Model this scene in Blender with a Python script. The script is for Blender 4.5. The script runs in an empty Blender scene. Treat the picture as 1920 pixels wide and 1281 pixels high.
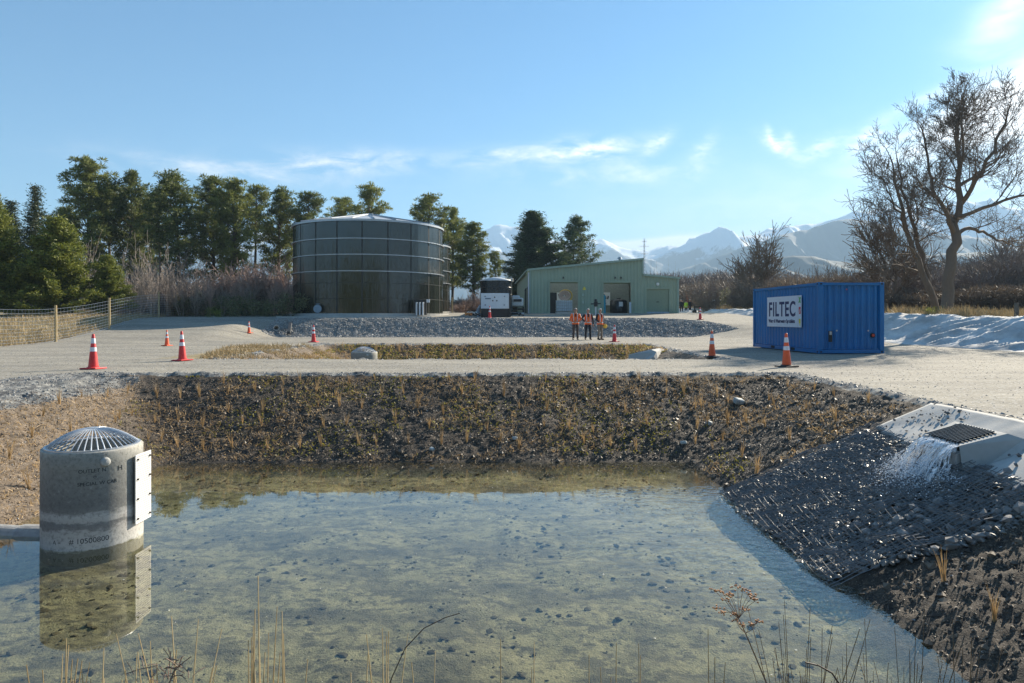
import bpy, math, random
import numpy as np
from mathutils import Vector, Matrix, Euler, Quaternion
random.seed(7); rng = np.random.default_rng(7)
S = bpy.context.scene
COL = S.collection
F = 1300.0; HY = 596.0; CZ = 1.32
R = math.radians

# ------------------------------------------------------------------ helpers
def P(px, py, Y):
    return Vector(((px-960)/F*Y, Y, CZ-(py-HY)/F*Y))

def tag(o, label=None, cat=None, group=None, kind=None):
    if label: o['label'] = label
    if cat: o['category'] = cat
    if group: o['group'] = group
    if kind: o['kind'] = kind
    return o

def empty(name, loc=(0,0,0), rz=0, **k):
    o = bpy.data.objects.new(name, None); COL.objects.link(o)
    o.location = loc; o.rotation_euler = (0,0,rz); o.empty_display_size = .2
    return tag(o, **k)

def link(name, me, mats=None, parent=None, **k):
    o = bpy.data.objects.new(name, me); COL.objects.link(o)
    if mats is not None and len(me.materials) == 0:
        for m in (mats if isinstance(mats, (list, tuple)) else [mats]): me.materials.append(m)
    if parent: o.parent = parent
    return tag(o, **k)

def copy_tree(o, parent=None):
    c = o.copy(); COL.objects.link(c)
    if parent: c.parent = parent
    for ch in o.children: copy_tree(ch, c)
    return c

def mesh_np(name, V, Fc, smooth=False, attrs=None, mi=None):
    V = np.asarray(V, np.float32); Fc = np.asarray(Fc, np.int32)
    m, k = Fc.shape
    me = bpy.data.meshes.new(name)
    me.vertices.add(len(V)); me.vertices.foreach_set('co', V.ravel())
    me.loops.add(m*k); me.loops.foreach_set('vertex_index', Fc.ravel())
    me.polygons.add(m)
    me.polygons.foreach_set('loop_start', np.arange(0, m*k, k, dtype=np.int32))
    me.polygons.foreach_set('loop_total', np.full(m, k, np.int32))
    me.polygons.foreach_set('use_smooth', np.full(m, smooth, bool))
    if mi is not None: me.polygons.foreach_set('material_index', np.asarray(mi, np.int32))
    if attrs:
        for an, arr in attrs.items():
            a = me.attributes.new(an, 'FLOAT_COLOR', 'POINT')
            a.data.foreach_set('color', np.asarray(arr, np.float32).ravel())
    me.update(calc_edges=True)
    return me

class MB:
    def __init__(s): s.v=[]; s.f=[]; s.mi=[]; s.m=0
    def add(s, vs, fs):
        b = len(s.v); s.v += [tuple(v) for v in vs]
        for f in fs: s.f.append([b+i for i in f]); s.mi.append(s.m)
        return s
    def box(s, c, d, rz=0, M=None):
        x,y,z = d[0]/2,d[1]/2,d[2]/2
        vs = [Vector((a,b,e)) for a in (-x,x) for b in (-y,y) for e in (-z,z)]
        Rm = M if M is not None else Matrix.Rotation(rz,3,'Z')
        vs = [Rm@v+Vector(c) for v in vs]
        return s.add(vs, [(0,1,3,2),(4,6,7,5),(0,4,5,1),(2,3,7,6),(0,2,6,4),(1,5,7,3)])
    def tube(s, pts, rad, n=6, cap=True, closed=False):
        pts = [Vector(p) for p in pts]
        if not isinstance(rad,(list,tuple)): rad=[rad]*len(pts)
        b = len(s.v); up = Vector((0.13,0.07,1)); N=len(pts); u=None
        for i,p in enumerate(pts):
            if closed: d = pts[(i+1)%N]-pts[i-1]
            else: d = pts[min(i+1,N-1)]-pts[max(i-1,0)]
            d.normalize()
            if u is None:
                u = d.cross(up)
                if u.length<.05: u = d.cross(Vector((1,0,0)))
            else: u = u-d*u.dot(d)
            u.normalize(); w = d.cross(u)
            for k in range(n):
                a = 2*math.pi*k/n
                s.v.append(tuple(p+(u*math.cos(a)+w*math.sin(a))*rad[i]))
        for i in range(N if closed else N-1):
            j=(i+1)%N
            for k in range(n):
                l=(k+1)%n
                s.f.append([b+i*n+k,b+i*n+l,b+j*n+l,b+j*n+k]); s.mi.append(s.m)
        if cap and not closed:
            s.f.append([b+k for k in range(n)][::-1]); s.mi.append(s.m)
            s.f.append([b+(N-1)*n+k for k in range(n)]); s.mi.append(s.m)
        return s
    def lathe(s, prof, n=32, c=(0,0,0), close=False):
        b=len(s.v); k=len(prof)
        for i in range(n):
            a=2*math.pi*i/n
            for r,z in prof: s.v.append((c[0]+r*math.cos(a),c[1]+r*math.sin(a),c[2]+z))
        for i in range(n):
            j=(i+1)%n
            for q in range(k if close else k-1):
                q2=(q+1)%k
                s.f.append([b+i*k+q,b+j*k+q,b+j*k+q2,b+i*k+q2]); s.mi.append(s.m)
        return s
    def build(s, name, mats, parent=None, smooth=False, bevel=0, **k):
        me=bpy.data.meshes.new(name); me.from_pydata(s.v,[],s.f)
        me.polygons.foreach_set('material_index', s.mi)
        if smooth is True: me.polygons.foreach_set('use_smooth',[True]*len(s.f))
        me.update()
        o=link(name,me,mats,parent,**k)
        if bevel:
            md=o.modifiers.new('bev','BEVEL'); md.width=bevel; md.segments=2; md.limit_method='ANGLE'
        return o

# ---- numpy noise
def _h(ix,iy,seed):
    n=(ix*374761393+iy*668265263+seed*974634777)&0xffffffff
    n=((n^(n>>13))*1274126177)&0xffffffff
    return ((n^(n>>16))&0xffff)/65535.0
def vnoise(x,y,seed=0):
    ix=np.floor(x).astype(np.int64); iy=np.floor(y).astype(np.int64)
    fx=x-ix; fy=y-iy; fx=fx*fx*fx*(fx*(fx*6-15)+10); fy=fy*fy*fy*(fy*(fy*6-15)+10)
    a=_h(ix,iy,seed);b=_h(ix+1,iy,seed);c=_h(ix,iy+1,seed);d=_h(ix+1,iy+1,seed)
    return (a*(1-fx)+b*fx)*(1-fy)+(c*(1-fx)+d*fx)*fy
def fbm(x,y,o=4,seed=0,g=.5):
    t=0;a=1;s=0
    for i in range(o):
        t=t+a*vnoise(x*2**i+i*17.3,y*2**i-i*9.1,seed+i); s+=a; a*=g
    return t/s
def ridged(x,y,o=4,seed=0):
    t=0;a=1;s=0
    for i in range(o):
        t=t+a*(1-np.abs(2*vnoise(x*2**i+i*7.7,y*2**i+i*3.1,seed+i)-1)); s+=a; a*=.5
    return t/s
def ss(a,b,x):
    t=np.clip((x-a)/(b-a),0,1); return t*t*(3-2*t)
def smin(a,b,k=.25):
    h=np.clip(.5+.5*(b-a)/k,0,1); return b*(1-h)+a*h-k*h*(1-h)

# ------------------------------------------------------------------ materials
class NT:
    def __init__(s,name,world=None):
        if world: s.t=world.node_tree
        else:
            s.mat=bpy.data.materials.new(name); s.mat.use_nodes=True; s.t=s.mat.node_tree
        s.t.nodes.clear()
    def n(s,typ,ins=None,**k):
        nd=s.t.nodes.new(typ)
        for a,b in k.items(): setattr(nd,a,b)
        if ins:
            for a,b in ins.items(): s.set(nd.inputs[a],b)
        return nd
    def set(s,inp,b):
        if isinstance(b,bpy.types.NodeSocket): s.t.links.new(b,inp)
        elif isinstance(b,bpy.types.Node): s.t.links.new(b.outputs[0],inp)
        else:
            if isinstance(b,(tuple,list)) and len(b)==3 and inp.type=='RGBA': b=(*b,1)
            inp.default_value=b
    def math(s,op,a,b=None,c=None,clamp=False):
        nd=s.n('ShaderNodeMath',operation=op,use_clamp=clamp)
        s.set(nd.inputs[0],a)
        if b is not None: s.set(nd.inputs[1],b)
        if c is not None: s.set(nd.inputs[2],c)
        return nd.outputs[0]
    def mix(s,f,a,b,bt='MIX'):
        nd=s.n('ShaderNodeMix',data_type='RGBA',blend_type=bt)
        s.set(nd.inputs[0],f); s.set(nd.inputs[6],a); s.set(nd.inputs[7],b)
        return nd.outputs[2]
    def ramp(s,f,pts):
        nd=s.n('ShaderNodeValToRGB'); s.set(nd.inputs[0],f)
        e=nd.color_ramp.elements
        while len(e)<len(pts): e.new(.5)
        for i,(p,c) in enumerate(pts):
            e[i].position=p; e[i].color=(*c,1) if isinstance(c,(tuple,list)) else (c,c,c,1)
        return nd.outputs[0]
    def noise(s,scale,detail=3,rough=.55,vec=None,dist=0):
        nd=s.n('ShaderNodeTexNoise',{'Scale':scale,'Detail':detail,'Roughness':rough,'Distortion':dist})
        if vec is not None: s.set(nd.inputs['Vector'],vec)
        return nd.outputs[0]
    def pos(s): return s.n('ShaderNodeNewGeometry').outputs['Position']
    def obj(s): return s.n('ShaderNodeTexCoord').outputs['Object']
    def mapping(s,vec,sc=(1,1,1),loc=(0,0,0),rot=(0,0,0)):
        return s.n('ShaderNodeMapping',{'Vector':vec,'Scale':sc,'Location':loc,'Rotation':rot}).outputs[0]
    def bump(s,h,strength=.5,dist=.02,nrm=None):
        nd=s.n('ShaderNodeBump',{'Height':h,'Strength':strength,'Distance':dist})
        if nrm is not None: s.set(nd.inputs['Normal'],nrm)
        return nd.outputs[0]
    def bsdf(s,**k):
        nd=s.n('ShaderNodeBsdfPrincipled')
        for a,b in k.items(): s.set(nd.inputs[a.replace('_',' ')],b)
        return nd.outputs[0]
    def out(s,sh,disp=None):
        o=s.n('ShaderNodeOutputMaterial'); s.set(o.inputs[0],sh); return s.mat

MC={}
def simple(name,col,rough=.7,metal=0,var=.15,scale=6,bump=0,bscale=40,spec=.5,dirt=0,trans=0):
    if name in MC: return MC[name]
    t=NT(name); v=t.obj()
    n1=t.noise(scale,4,.6,v)
    dark=tuple(c*(1-var) for c in col); lite=tuple(min(1,c*(1+var)) for c in col)
    c=t.mix(t.ramp(n1,[(.3,0),(.7,1)]),dark,lite)
    if dirt:
        n2=t.noise(scale*.35,5,.7,v)
        c=t.mix(t.math('MULTIPLY',t.ramp(n2,[(.5,0),(.7,1)]),dirt),c,(.16,.13,.1))
    kw=dict(Base_Color=c,Roughness=t.math('ADD',t.math('MULTIPLY',n1,.2),rough-.1),Metallic=metal)
    nd=t.n('ShaderNodeBsdfPrincipled')
    for a,b in kw.items(): t.set(nd.inputs[a.replace('_',' ')],b)
    t.set(nd.inputs['Specular IOR Level'],spec)
    if bump: t.set(nd.inputs['Normal'],t.bump(t.noise(bscale,4,.6,v),bump,.01))
    sh=nd.outputs[0]
    if trans:
        tr=t.n('ShaderNodeBsdfTranslucent',{'Color':c}); mx=t.n('ShaderNodeMixShader',{0:trans,1:sh,2:tr}); sh=mx.outputs[0]
    MC[name]=t.out(sh); return MC[name]

def ground_material():
    t=NT('earth_and_gravel')
    p=t.pos()
    at=t.n('ShaderNodeAttribute',attribute_name='mask')
    sep=t.n('ShaderNodeSeparateColor'); t.set(sep.inputs[0],at.outputs['Color'])
    soil,rip,grass=sep.outputs[0],sep.outputs[1],sep.outputs[2]
    brown=at.outputs['Alpha']
    # road gravel
    big=t.noise(.35,4,.6,t.mapping(p,(.5,2.2,1)))
    fine=t.noise(38,3,.7,p); mid=t.noise(5,5,.65,p)
    vor=t.n('ShaderNodeTexVoronoi',{'Vector':p,'Scale':26.0}); 
    road=t.mix(t.ramp(big,[(.40,0),(.60,1)]),(.235,.21,.165),(.43,.385,.295))
    road=t.mix(t.ramp(mid,[(.35,.0),(.7,.7)]),road,(.22,.205,.17))
    road=t.mix(t.math('MULTIPLY',t.ramp(t.noise(14,4,.75,p),[(.44,1),(.53,0)]),.55),road,(.15,.14,.12))
    road=t.mix(t.math('MULTIPLY',t.ramp(fine,[(.42,1),(.56,0)]),.5),road,(.15,.145,.13))
    road=t.mix(t.ramp(vor.outputs['Color'],[(.72,0),(.8,.55)]),road,(.47,.455,.42))
    # riprap
    v2=t.n('ShaderNodeTexVoronoi',{'Vector':p,'Scale':7.0})
    ripc=t.mix(v2.outputs['Color'],(.17,.17,.16),(.37,.365,.335))
    ripc=t.mix(t.ramp(v2.outputs['Distance'],[(.3,0),(.75,1)]),ripc,(.10,.10,.10))
    # soil
    s1=t.noise(9,6,.7,p); s2=t.noise(55,4,.7,p)
    so=t.mix(t.ramp(s1,[(.38,0),(.62,1)]),(.016,.012,.009),(.075,.056,.038))
    so=t.mix(t.ramp(s2,[(.53,0),(.66,.8)]),so,(.16,.125,.085))
    v3=t.n('ShaderNodeTexVoronoi',{'Vector':p,'Scale':30.0})
    so=t.mix(t.ramp(v3.outputs['Distance'],[(.10,.8),(.16,0)]),so,(.25,.23,.2))
    br=t.mix(t.ramp(s1,[(.35,0),(.65,1)]),(.10,.075,.052),(.26,.20,.14))
    br=t.mix(t.ramp(s2,[(.36,.7),(.5,0)]),br,(.07,.05,.035))
    br=t.mix(t.ramp(v3.outputs['Distance'],[(.10,.9),(.16,0)]),br,(.5,.48,.44))
    so=t.mix(brown,so,br)
    # silt on the pond bed (below the water level)
    z=t.n('ShaderNodeSeparateXYZ',{0:p}).outputs[2]
    si1=t.noise(1.3,6,.68,t.mapping(p,(.8,1.2,1)),.6); si2=t.noise(7,4,.6,p)
    silt=t.mix(t.ramp(si2,[(.3,0),(.7,1)]),(.20,.185,.105),(.31,.285,.175))
    silt=t.mix(t.math('MULTIPLY',t.ramp(si1,[(.45,0),(.57,1)]),.68),silt,(.07,.065,.045))
    si3=t.noise(3.4,5,.7,t.mapping(p,(.7,1.5,1)))
    silt=t.mix(t.math('MULTIPLY',t.ramp(si3,[(.54,0),(.60,1)]),.7),silt,(.035,.034,.026))
    silt=t.mix(t.math('MULTIPLY',t.ramp(t.noise(9,6,.8,p),[(.52,0),(.56,1)]),.75),silt,(.06,.055,.04))
    silt=t.mix(t.ramp(s2,[(.60,0),(.7,.5)]),silt,(.07,.07,.06))
    v4=t.n('ShaderNodeTexVoronoi',{'Vector':p,'Scale':3.2,'Randomness':1.0})
    silt=t.mix(t.ramp(v4.outputs['Distance'],[(.055,.75),(.09,0)]),silt,(.05,.05,.045))
    so=t.mix(t.ramp(t.math('ADD',z,t.math('MULTIPLY',s1,.12)),[(0,1),(.0,1)]) if False else t.math('MULTIPLY_ADD',z,-14,-20.6,clamp=True),so,silt)
    # grass
    g1=t.noise(1.6,6,.7,p)
    gr=t.mix(t.ramp(g1,[(.35,0),(.65,1)]),(.17,.14,.07),(.40,.31,.16))
    gr=t.mix(t.ramp(s2,[(.35,.8),(.5,0)]),gr,(.09,.08,.045))
    jag=t.math('MULTIPLY',t.math('SUBTRACT',mid,.5),.9)
    def edge(m): return t.ramp(t.math('ADD',m,jag),[(.42,0),(.58,1)])
    c=t.mix(edge(grass),road,gr)
    c=t.mix(edge(rip),c,ripc)
    c=t.mix(edge(soil),c,so)
    h=t.math('ADD',t.math('MULTIPLY',fine,.4),t.math('ADD',mid,t.math('MULTIPLY',s2,.5)))
    rough=t.mix(soil,(.95,.95,.95),(.88,.88,.88))
    nr=t.bump(h,t.math('MULTIPLY_ADD',t.math('MAXIMUM',soil,rip),.6,.22),.035)
    return t.out(t.bsdf(Base_Color=c,Roughness=rough,Normal=nr))

def water_material():
    t=NT('pond_water'); p=t.pos()
    d=t.n('ShaderNodeVectorMath',{0:p,1:(3.6,8.6,-1.4)},operation='DISTANCE').outputs['Value']
    near=t.ramp(t.math('DIVIDE',d,4.0),[(.15,1),(.9,0)])
    w1=t.noise(7,3,.55,t.mapping(p,(1,1.6,1))); w2=t.noise(1.8,2,.5,p)
    h=t.math('ADD',t.math('MULTIPLY',w1,near),t.math('MULTIPLY',w2,.045))
    nr=t.bump(h,.55,.02)
    inc=t.n('ShaderNodeNewGeometry').outputs['Incoming']
    cs=t.math('ABSOLUTE',t.n('ShaderNodeVectorMath',{0:inc,1:nr},operation='DOT_PRODUCT').outputs['Value'])
    fr=t.math('MULTIPLY_ADD',t.math('POWER',t.math('SUBTRACT',1.0,cs,clamp=True),4.6),.97,.025,clamp=True)
    tr=t.n('ShaderNodeBsdfTransparent',{'Color':(.88,.88,.78)})
    gl=t.n('ShaderNodeBsdfGlossy',{'Color':(1,1,1),'Roughness':.015,'Normal':nr})
    return t.out(t.n('ShaderNodeMixShader',{0:fr,1:tr,2:gl}).outputs[0])

def foliage(name,dark,lite,trans=.25):
    t=NT(name)
    g=t.n('ShaderNodeNewGeometry'); oi=t.n('ShaderNodeObjectInfo')
    n=t.noise(.9,3,.6,t.obj())
    f=t.math('ADD',t.math('MULTIPLY',g.outputs['Random Per Island'],.55),t.math('MULTIPLY',n,.6))
    f=t.math('ADD',f,t.math('MULTIPLY_ADD',oi.outputs['Random'],.4,-.25),clamp=True)
    c=t.mix(f,dark,lite)
    b=t.bsdf(Base_Color=c,Roughness=.6)
    tr=t.n('ShaderNodeBsdfTranslucent',{'Color':c})
    return t.out(t.n('ShaderNodeMixShader',{0:trans,1:b,2:tr}).outputs[0])

def bark(name,a,b):
    t=NT(name); oi=t.n('ShaderNodeObjectInfo')
    n=t.noise(3,5,.7,t.mapping(t.obj(),(4,4,1)))
    c=t.mix(n,a,b)
    c=t.mix(t.math('MULTIPLY',oi.outputs['Random'],.35),c,b)
    return t.out(t.bsdf(Base_Color=c,Roughness=.85,Normal=t.bump(n,.5,.03)))

GM=ground_material(); WM=water_material()
M_pine=foliage('pine_needles',(.035,.058,.016),(.27,.29,.07),.35)
M_pine2=foliage('blue_green_needles',(.03,.06,.028),(.15,.19,.08),.35)
M_lime=foliage('lime_conifer_sprays',(.05,.075,.014),(.36,.38,.06),.3)
M_darkc=foliage('dark_spruce_needles',(.022,.038,.016),(.07,.09,.035))
M_bark=bark('pine_bark',(.06,.048,.04),(.15,.12,.10))
M_twig=bark('grey_bare_twigs',(.16,.13,.11),(.36,.30,.25))
M_twigp=bark('pinkish_bare_twigs',(.24,.165,.13),(.46,.33,.27))
M_twigd=bark('dark_bare_twigs',(.11,.085,.07),(.26,.205,.17))
M_twigr=bark('rust_red_twigs',(.20,.08,.045),(.36,.16,.09))
M_elm=bark('elm_bark',(.10,.08,.06),(.24,.185,.14))
M_scrub=foliage('scrub_leaves',(.05,.06,.03),(.30,.29,.13))
M_farb=foliage('far_bare_wood',(.10,.075,.065),(.26,.20,.165),.1)
M_brush=foliage('dead_undergrowth',(.075,.058,.042),(.27,.205,.145),.15)
M_dry=foliage('dry_grass_blades',(.22,.15,.07),(.52,.40,.21),.2)
M_sedge=foliage('tan_sedge_blades',(.26,.165,.07),(.62,.43,.21),.3)
M_weed=foliage('weed_leaves',(.10,.09,.02),(.46,.40,.07),.35)
M_stem=foliage('reed_stems',(.34,.24,.11),(.66,.54,.32),.15)
M_clod=foliage('soil_clods',(.016,.012,.009),(.27,.20,.13),0)
M_clodb=foliage('brown_clods',(.08,.055,.035),(.33,.25,.17),0)
M_stone=foliage('pale_river_stones',(.12,.12,.115),(.42,.41,.39),0)
M_rock=foliage('wet_broken_rock',(.022,.022,.022),(.34,.32,.29),0)
for _n in M_rock.node_tree.nodes:
    if _n.type=='BSDF_PRINCIPLED': _n.inputs['Roughness'].default_value=.5
M_wetstone=simple('wet_dark_stones',(.07,.062,.042),.85,var=.45,scale=3,spec=.1)
M_conc=simple('pale_concrete',(.42,.42,.40),.85,var=.12,scale=4,bump=.25)
M_blue=simple('blue_container_paint',(.003,.14,.37),.42,var=.12,scale=1.3,dirt=.12)
M_blackp=simple('black_paint',(.012,.013,.015),.35,var=.2)
M_white=simple('white_paint',(.62,.64,.66),.4,var=.05)
M_galv=simple('galvanised_steel',(.42,.44,.46),.38,.75,var=.15,scale=9)
M_green=simple('sage_green_cladding',(.30,.375,.275),.5,var=.07,scale=.8)
M_greend=simple('sage_green_roller_door',(.26,.33,.235),.55,var=.06)
M_greent=simple('pale_green_flashing',(.30,.40,.33),.5,var=.05)
M_red=simple('red_cone_plastic',(.62,.035,.035),.45,var=.12,scale=5)
M_orange=simple('orange_cone_plastic',(.85,.12,.03),.45,var=.12,scale=5)
M_refl=simple('white_reflective_collar',(.75,.76,.80),.35,var=.08,scale=12)
M_post=simple('tanalised_pine_post',(.42,.32,.17),.8,var=.2,scale=8)
M_postd=simple('weathered_grey_post',(.12,.11,.09),.85,var=.25,scale=8)
M_rubber=simple('black_rubber',(.02,.02,.02),.7)

# ------------------------------------------------------------------ terrain
FENCE=[(-20.5,24),(-22.6,30),(-23.7,36),(-24.4,42),(-26.5,52),(-27.3,59)]
fy=np.array([p[1] for p in FENCE]); fx=np.array([p[0] for p in FENCE])
def fence_x(y): return np.interp(y,fy,fx)

def parts(x,y):
    x=np.asarray(x,float); y=np.asarray(y,float)
    wob=(fbm(x*.5,y*.5,3,5)-.5)*.35
    # pond one
    r=(6.55+wob*.5-x)*.444; f=(16.45+wob-y)*.412
    l=np.where(x<-8.7,(x+10.3)*.15,.24+(x+8.7)*.53)
    n=.3+(y-1.2)*.37; n=np.where(y<1.2,.3,n)
    d1=smin(smin(r,l,.18),smin(f,n,.18),.18)
    # pond two
    r2=(6.7+wob-x-.0*y)*.5; l2=(x+9.7-wob)*.42; f2=(34.9+wob-y)*.42; n2=(y-22.1)*.5
    d2=smin(smin(r2,l2,.2),smin(f2,n2,.2),.2)
    return d1,d2,wob

def base_h(x,y):
    x=np.asarray(x,float); y=np.asarray(y,float)
    d1,d2,wob=parts(x,y)
    gl=1.32*ss(33.5,51,y); gr=1.28*ss(34,55.5,y)
    steep=1.28*ss(45.6+wob,49.7,y)+.0*x
    w=ss(-18.2,-15.2,x)*(1-ss(10.8,16.5,x+(y-46)*.35))
    z=np.where(x<0,gl,gr)*(1-w)+steep*w
    z=z+.5*ss(50,66,y)+.05*ss(34,37,y)*(1-ss(45,46,y))*w
    emb=(1.12+.02*(y-30))*ss(19.75,22.4,x)*ss(4,12,y)
    z=np.maximum(z,np.minimum(emb,2.2))
    z=z+.25*ss(0,6,fence_x(y)-x)*ss(20,28,y)*(1-ss(60,90,y))
    dep=np.clip(d1,0,None)*(y<19)+np.clip(d2,0,None)*(y>=19)
    dep=np.where(y<1.2,np.maximum(dep*0+.3,0)*(1-ss(7,10,np.abs(x))),dep)
    dep=1.585-np.where(dep<1.585,1.585-dep,0)
    z=z-dep
    return z
def gz(x,y): return float(base_h(np.array([x]),np.array([y]))[0])

def grow(a,b,step,ratio):
    out=[];v=a;st=step;sg=1 if b>a else -1
    while (b-v)*sg>0: v+=st*sg; st*=ratio; out.append(v)
    return out
xs=sorted(grow(-32,-9000,.4,1.2))+list(np.arange(-32,-10.6,.18))+list(np.arange(-10.6,7.6,.045))+list(np.arange(7.6,30,.17))+grow(30,9000,.4,1.2)
ys=sorted(grow(-4,-9000,.5,1.25))+list(np.arange(-4,4.4,.25))+list(np.arange(4.4,17.3,.045))+list(np.arange(17.3,52,.115))+list(np.arange(52,100,.6))+grow(100,9000,.8,1.16)
xs=np.array(xs);ys=np.array(ys)
X,Y=np.meshgrid(xs,ys)
d1,d2,wob=parts(X,Y)
H=base_h(X,Y)
near1=(Y<19); dep=np.where(near1,d1,d2)
ok=(Y>1.2)
soil=ss(.0,.10,dep)*ok
soil=np.maximum(soil,((Y<=2)&(Y>-6)&(np.abs(X)<12))*1.0)
w_=ss(-17.5,-15.5,X)*(1-ss(12.5,17,X+(Y-46)*.35))
rip=w_*ss(45.2,46.0,Y+wob)*(1-ss(49.3,49.9,Y))
# gravel verges round the ponds
def verge(d,w=.10): return (1-ss(.0,w,np.abs(d+.01)))
rip=np.maximum(rip,np.where(ok,verge(dep,.12)*.9,0))
rip=np.maximum(rip,ss(-10.6,-9.8,X)*(1-ss(-8.9,-8.4,X))*ss(5,8,Y)*(1-ss(16,17,Y)))
soil=soil*(1-ss(-8.4,-9.0,X)*ss(5,8,Y)*(Y<16.2))
grass=np.maximum(ss(.3,1.0,fence_x(Y)-X),ss(22.2,22.8,X))
grass=np.maximum(grass,ss(64,70,Y))
grass=np.maximum(grass,ss(-13,-10.5,X)*(1-ss(-8.5,-7.5,X))*ss(21.8,22.6,Y)*(1-ss(30,34,Y))*.75)
brown=ss(-6.4,-7.7,X+(Y-12)*.35)*(Y<17)
brown=np.maximum(brown,np.where((Y>19),ss(-7.0,-8.6,X),0))
brown=np.maximum(brown,np.where((Y>19)&(Y<36),ss(3.5,5.5,X)*.6,0))
# micro relief
cl=ridged(X*2.2,Y*2.2,4,3)-.5; cl2=fbm(X*8,Y*8,3,9)-.5
bed=ss(1.30,1.5,dep)
amp=soil*(1-.85*bed)
H=H+amp*(cl*.05+cl2*.055+(fbm(X*19,Y*19,2,13)-.5)*.045)+bed*soil*(fbm(X*1.5,Y*1.5,4,21)-.5)*.10
H=H+rip*((fbm(X*3.4,Y*3.4,3,31)-.5)*.16)
H=H+(1-np.maximum(soil,rip))*(fbm(X*.7,Y*.7,4,41)-.5)*.05*ss(400,60,np.abs(X)+np.abs(Y))
H=H+grass*(fbm(X*1.1,Y*1.1,3,51)-.5)*.18*ss(300,60,np.abs(X)+np.abs(Y))
V=np.stack([X.ravel(),Y.ravel(),H.ravel()],1)
A=np.stack([soil.ravel(),rip.ravel(),grass.ravel(),brown.ravel()],1)
nx=len(xs);ny=len(ys)
I=np.arange(nx*ny).reshape(ny,nx)
Q=np.stack([I[:-1,:-1],I[:-1,1:],I[1:,1:],I[1:,:-1]],-1).reshape(-1,4)
cls=np.zeros(len(Q),int)
qa=A[Q].mean(1); qd=dep.ravel()[Q].mean(1); qx=X.ravel()[Q].mean(1); qy=Y.ravel()[Q].mean(1)
cls[(np.abs(qx)<32)&(qy<70)&(qy>2)]=1
cls[qa[:,2]>.5]=0
cls[qa[:,1]>.5]=2
cls[(qa[:,0]>.5)]=3
cls[(qa[:,0]>.5)&(qd>1.42)]=4
for c,nm in enumerate(['ground','gravel_road','gravel_bank','earth_bank','pond_bed']):
    q=Q[cls==c]
    u,inv=np.unique(q,return_inverse=True)
    me=mesh_np(nm,V[u],inv.reshape(-1,4),True,{'mask':A[u]})
    link(nm,me,GM,kind='structure')

def interp_h(x,y):
    x=np.atleast_1d(np.asarray(x,float)); y=np.atleast_1d(np.asarray(y,float))
    i=np.clip(np.searchsorted(xs,x)-1,0,nx-2); j=np.clip(np.searchsorted(ys,y)-1,0,ny-2)
    tx=(x-xs[i])/(xs[i+1]-xs[i]); ty=(y-ys[j])/(ys[j+1]-ys[j])
    return (H[j,i]*(1-tx)+H[j,i+1]*tx)*(1-ty)+(H[j+1,i]*(1-tx)+H[j+1,i+1]*tx)*ty
def hz(x,y): return float(interp_h(x,y)[0])

# water sheets
for nm,x0,x1,y0,y1 in (('pond_water',-9,5.2,2,15.2),('basin_water',-8.5,5.6,22.5,34)):
    b=MB(); 
    b.add([(x0,y0,-1.4),(x1,y0,-1.4),(x1,y1,-1.4),(x0,y1,-1.4)],[(0,1,2,3)])
    b.build(nm,WM,kind='structure')

# ------------------------------------------------------------------ scatter (stuff)
def quads(C,D,L,W,curve=None):
    n=len(C); rnd=rng.normal(size=(n,3)); s=np.cross(D,rnd); s/=np.linalg.norm(s,axis=1,keepdims=True)+1e-9
    L=np.asarray(L).reshape(-1,1); W=np.asarray(W).reshape(-1,1)
    a=C-s*W*.5; b=C+s*W*.5; c=C+D*L+s*W*.5*.35; d=C+D*L-s*W*.5*.35
    Vv=np.stack([a,b,c,d],1).reshape(-1,3); Fq=np.arange(n*4).reshape(n,4)
    return Vv,Fq
OCT=np.array([(1,0,0),(-1,0,0),(0,1,0),(0,-1,0),(0,0,1),(0,0,-1)],float)
OF=np.array([(0,2,4),(2,1,4),(1,3,4),(3,0,4),(2,0,5),(1,2,5),(3,1,5),(0,3,5)])
CUB=np.array([(a,b,c) for a in (-1,1) for b in (-1,1) for c in (-1,1)],float)*.7
CF=np.array([(0,1,3,2),(4,6,7,5),(0,4,5,1),(2,3,7,6),(0,2,6,4),(1,5,7,3)])
def lumps(C,size,flat=.7,base=OCT,bf=OF):
    n=len(C);k=len(base)
    sc=size.reshape(-1,1,1)*rng.uniform(.6,1.2,(n,1,3))*np.array([1,1,flat])
    jit=rng.uniform(.75,1.25,(n,k,1))
    a=rng.uniform(0,6.28,n); ca,sa=np.cos(a),np.sin(a)
    tl=rng.uniform(-.6,.6,n); ct,st=np.cos(tl),np.sin(tl)
    B=base[None]*jit*sc
    x=B[...,0];y=B[...,1];z=B[...,2]
    y,z=y*ct[:,None]-z*st[:,None],y*st[:,None]+z*ct[:,None]
    x,y=x*ca[:,None]-y*sa[:,None],x*sa[:,None]+y*ca[:,None]
    Vv=(np.stack([x,y,z],-1)+C[:,None]).reshape(-1,3)
    Fq=(bf[None]+(np.arange(n)*k)[:,None,None]).reshape(-1,bf.shape[1])
    return Vv,Fq
_ph=(1+5**.5)/2; ICO=np.array([(-1,_ph,0),(1,_ph,0),(-1,-_ph,0),(1,-_ph,0),(0,-1,_ph),(0,1,_ph),(0,-1,-_ph),(0,1,-_ph),(_ph,0,-1),(_ph,0,1),(-_ph,0,-1),(-_ph,0,1)])/1.9
IFc=np.array([(0,11,5),(0,5,1),(0,1,7),(0,7,10),(0,10,11),(1,5,9),(5,11,4),(11,10,2),(10,7,6),(7,1,8),(3,9,4),(3,4,2),(3,2,6),(3,6,8),(3,8,9),(4,9,5),(2,4,11),(6,2,10),(8,6,7),(9,8,1)])
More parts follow.
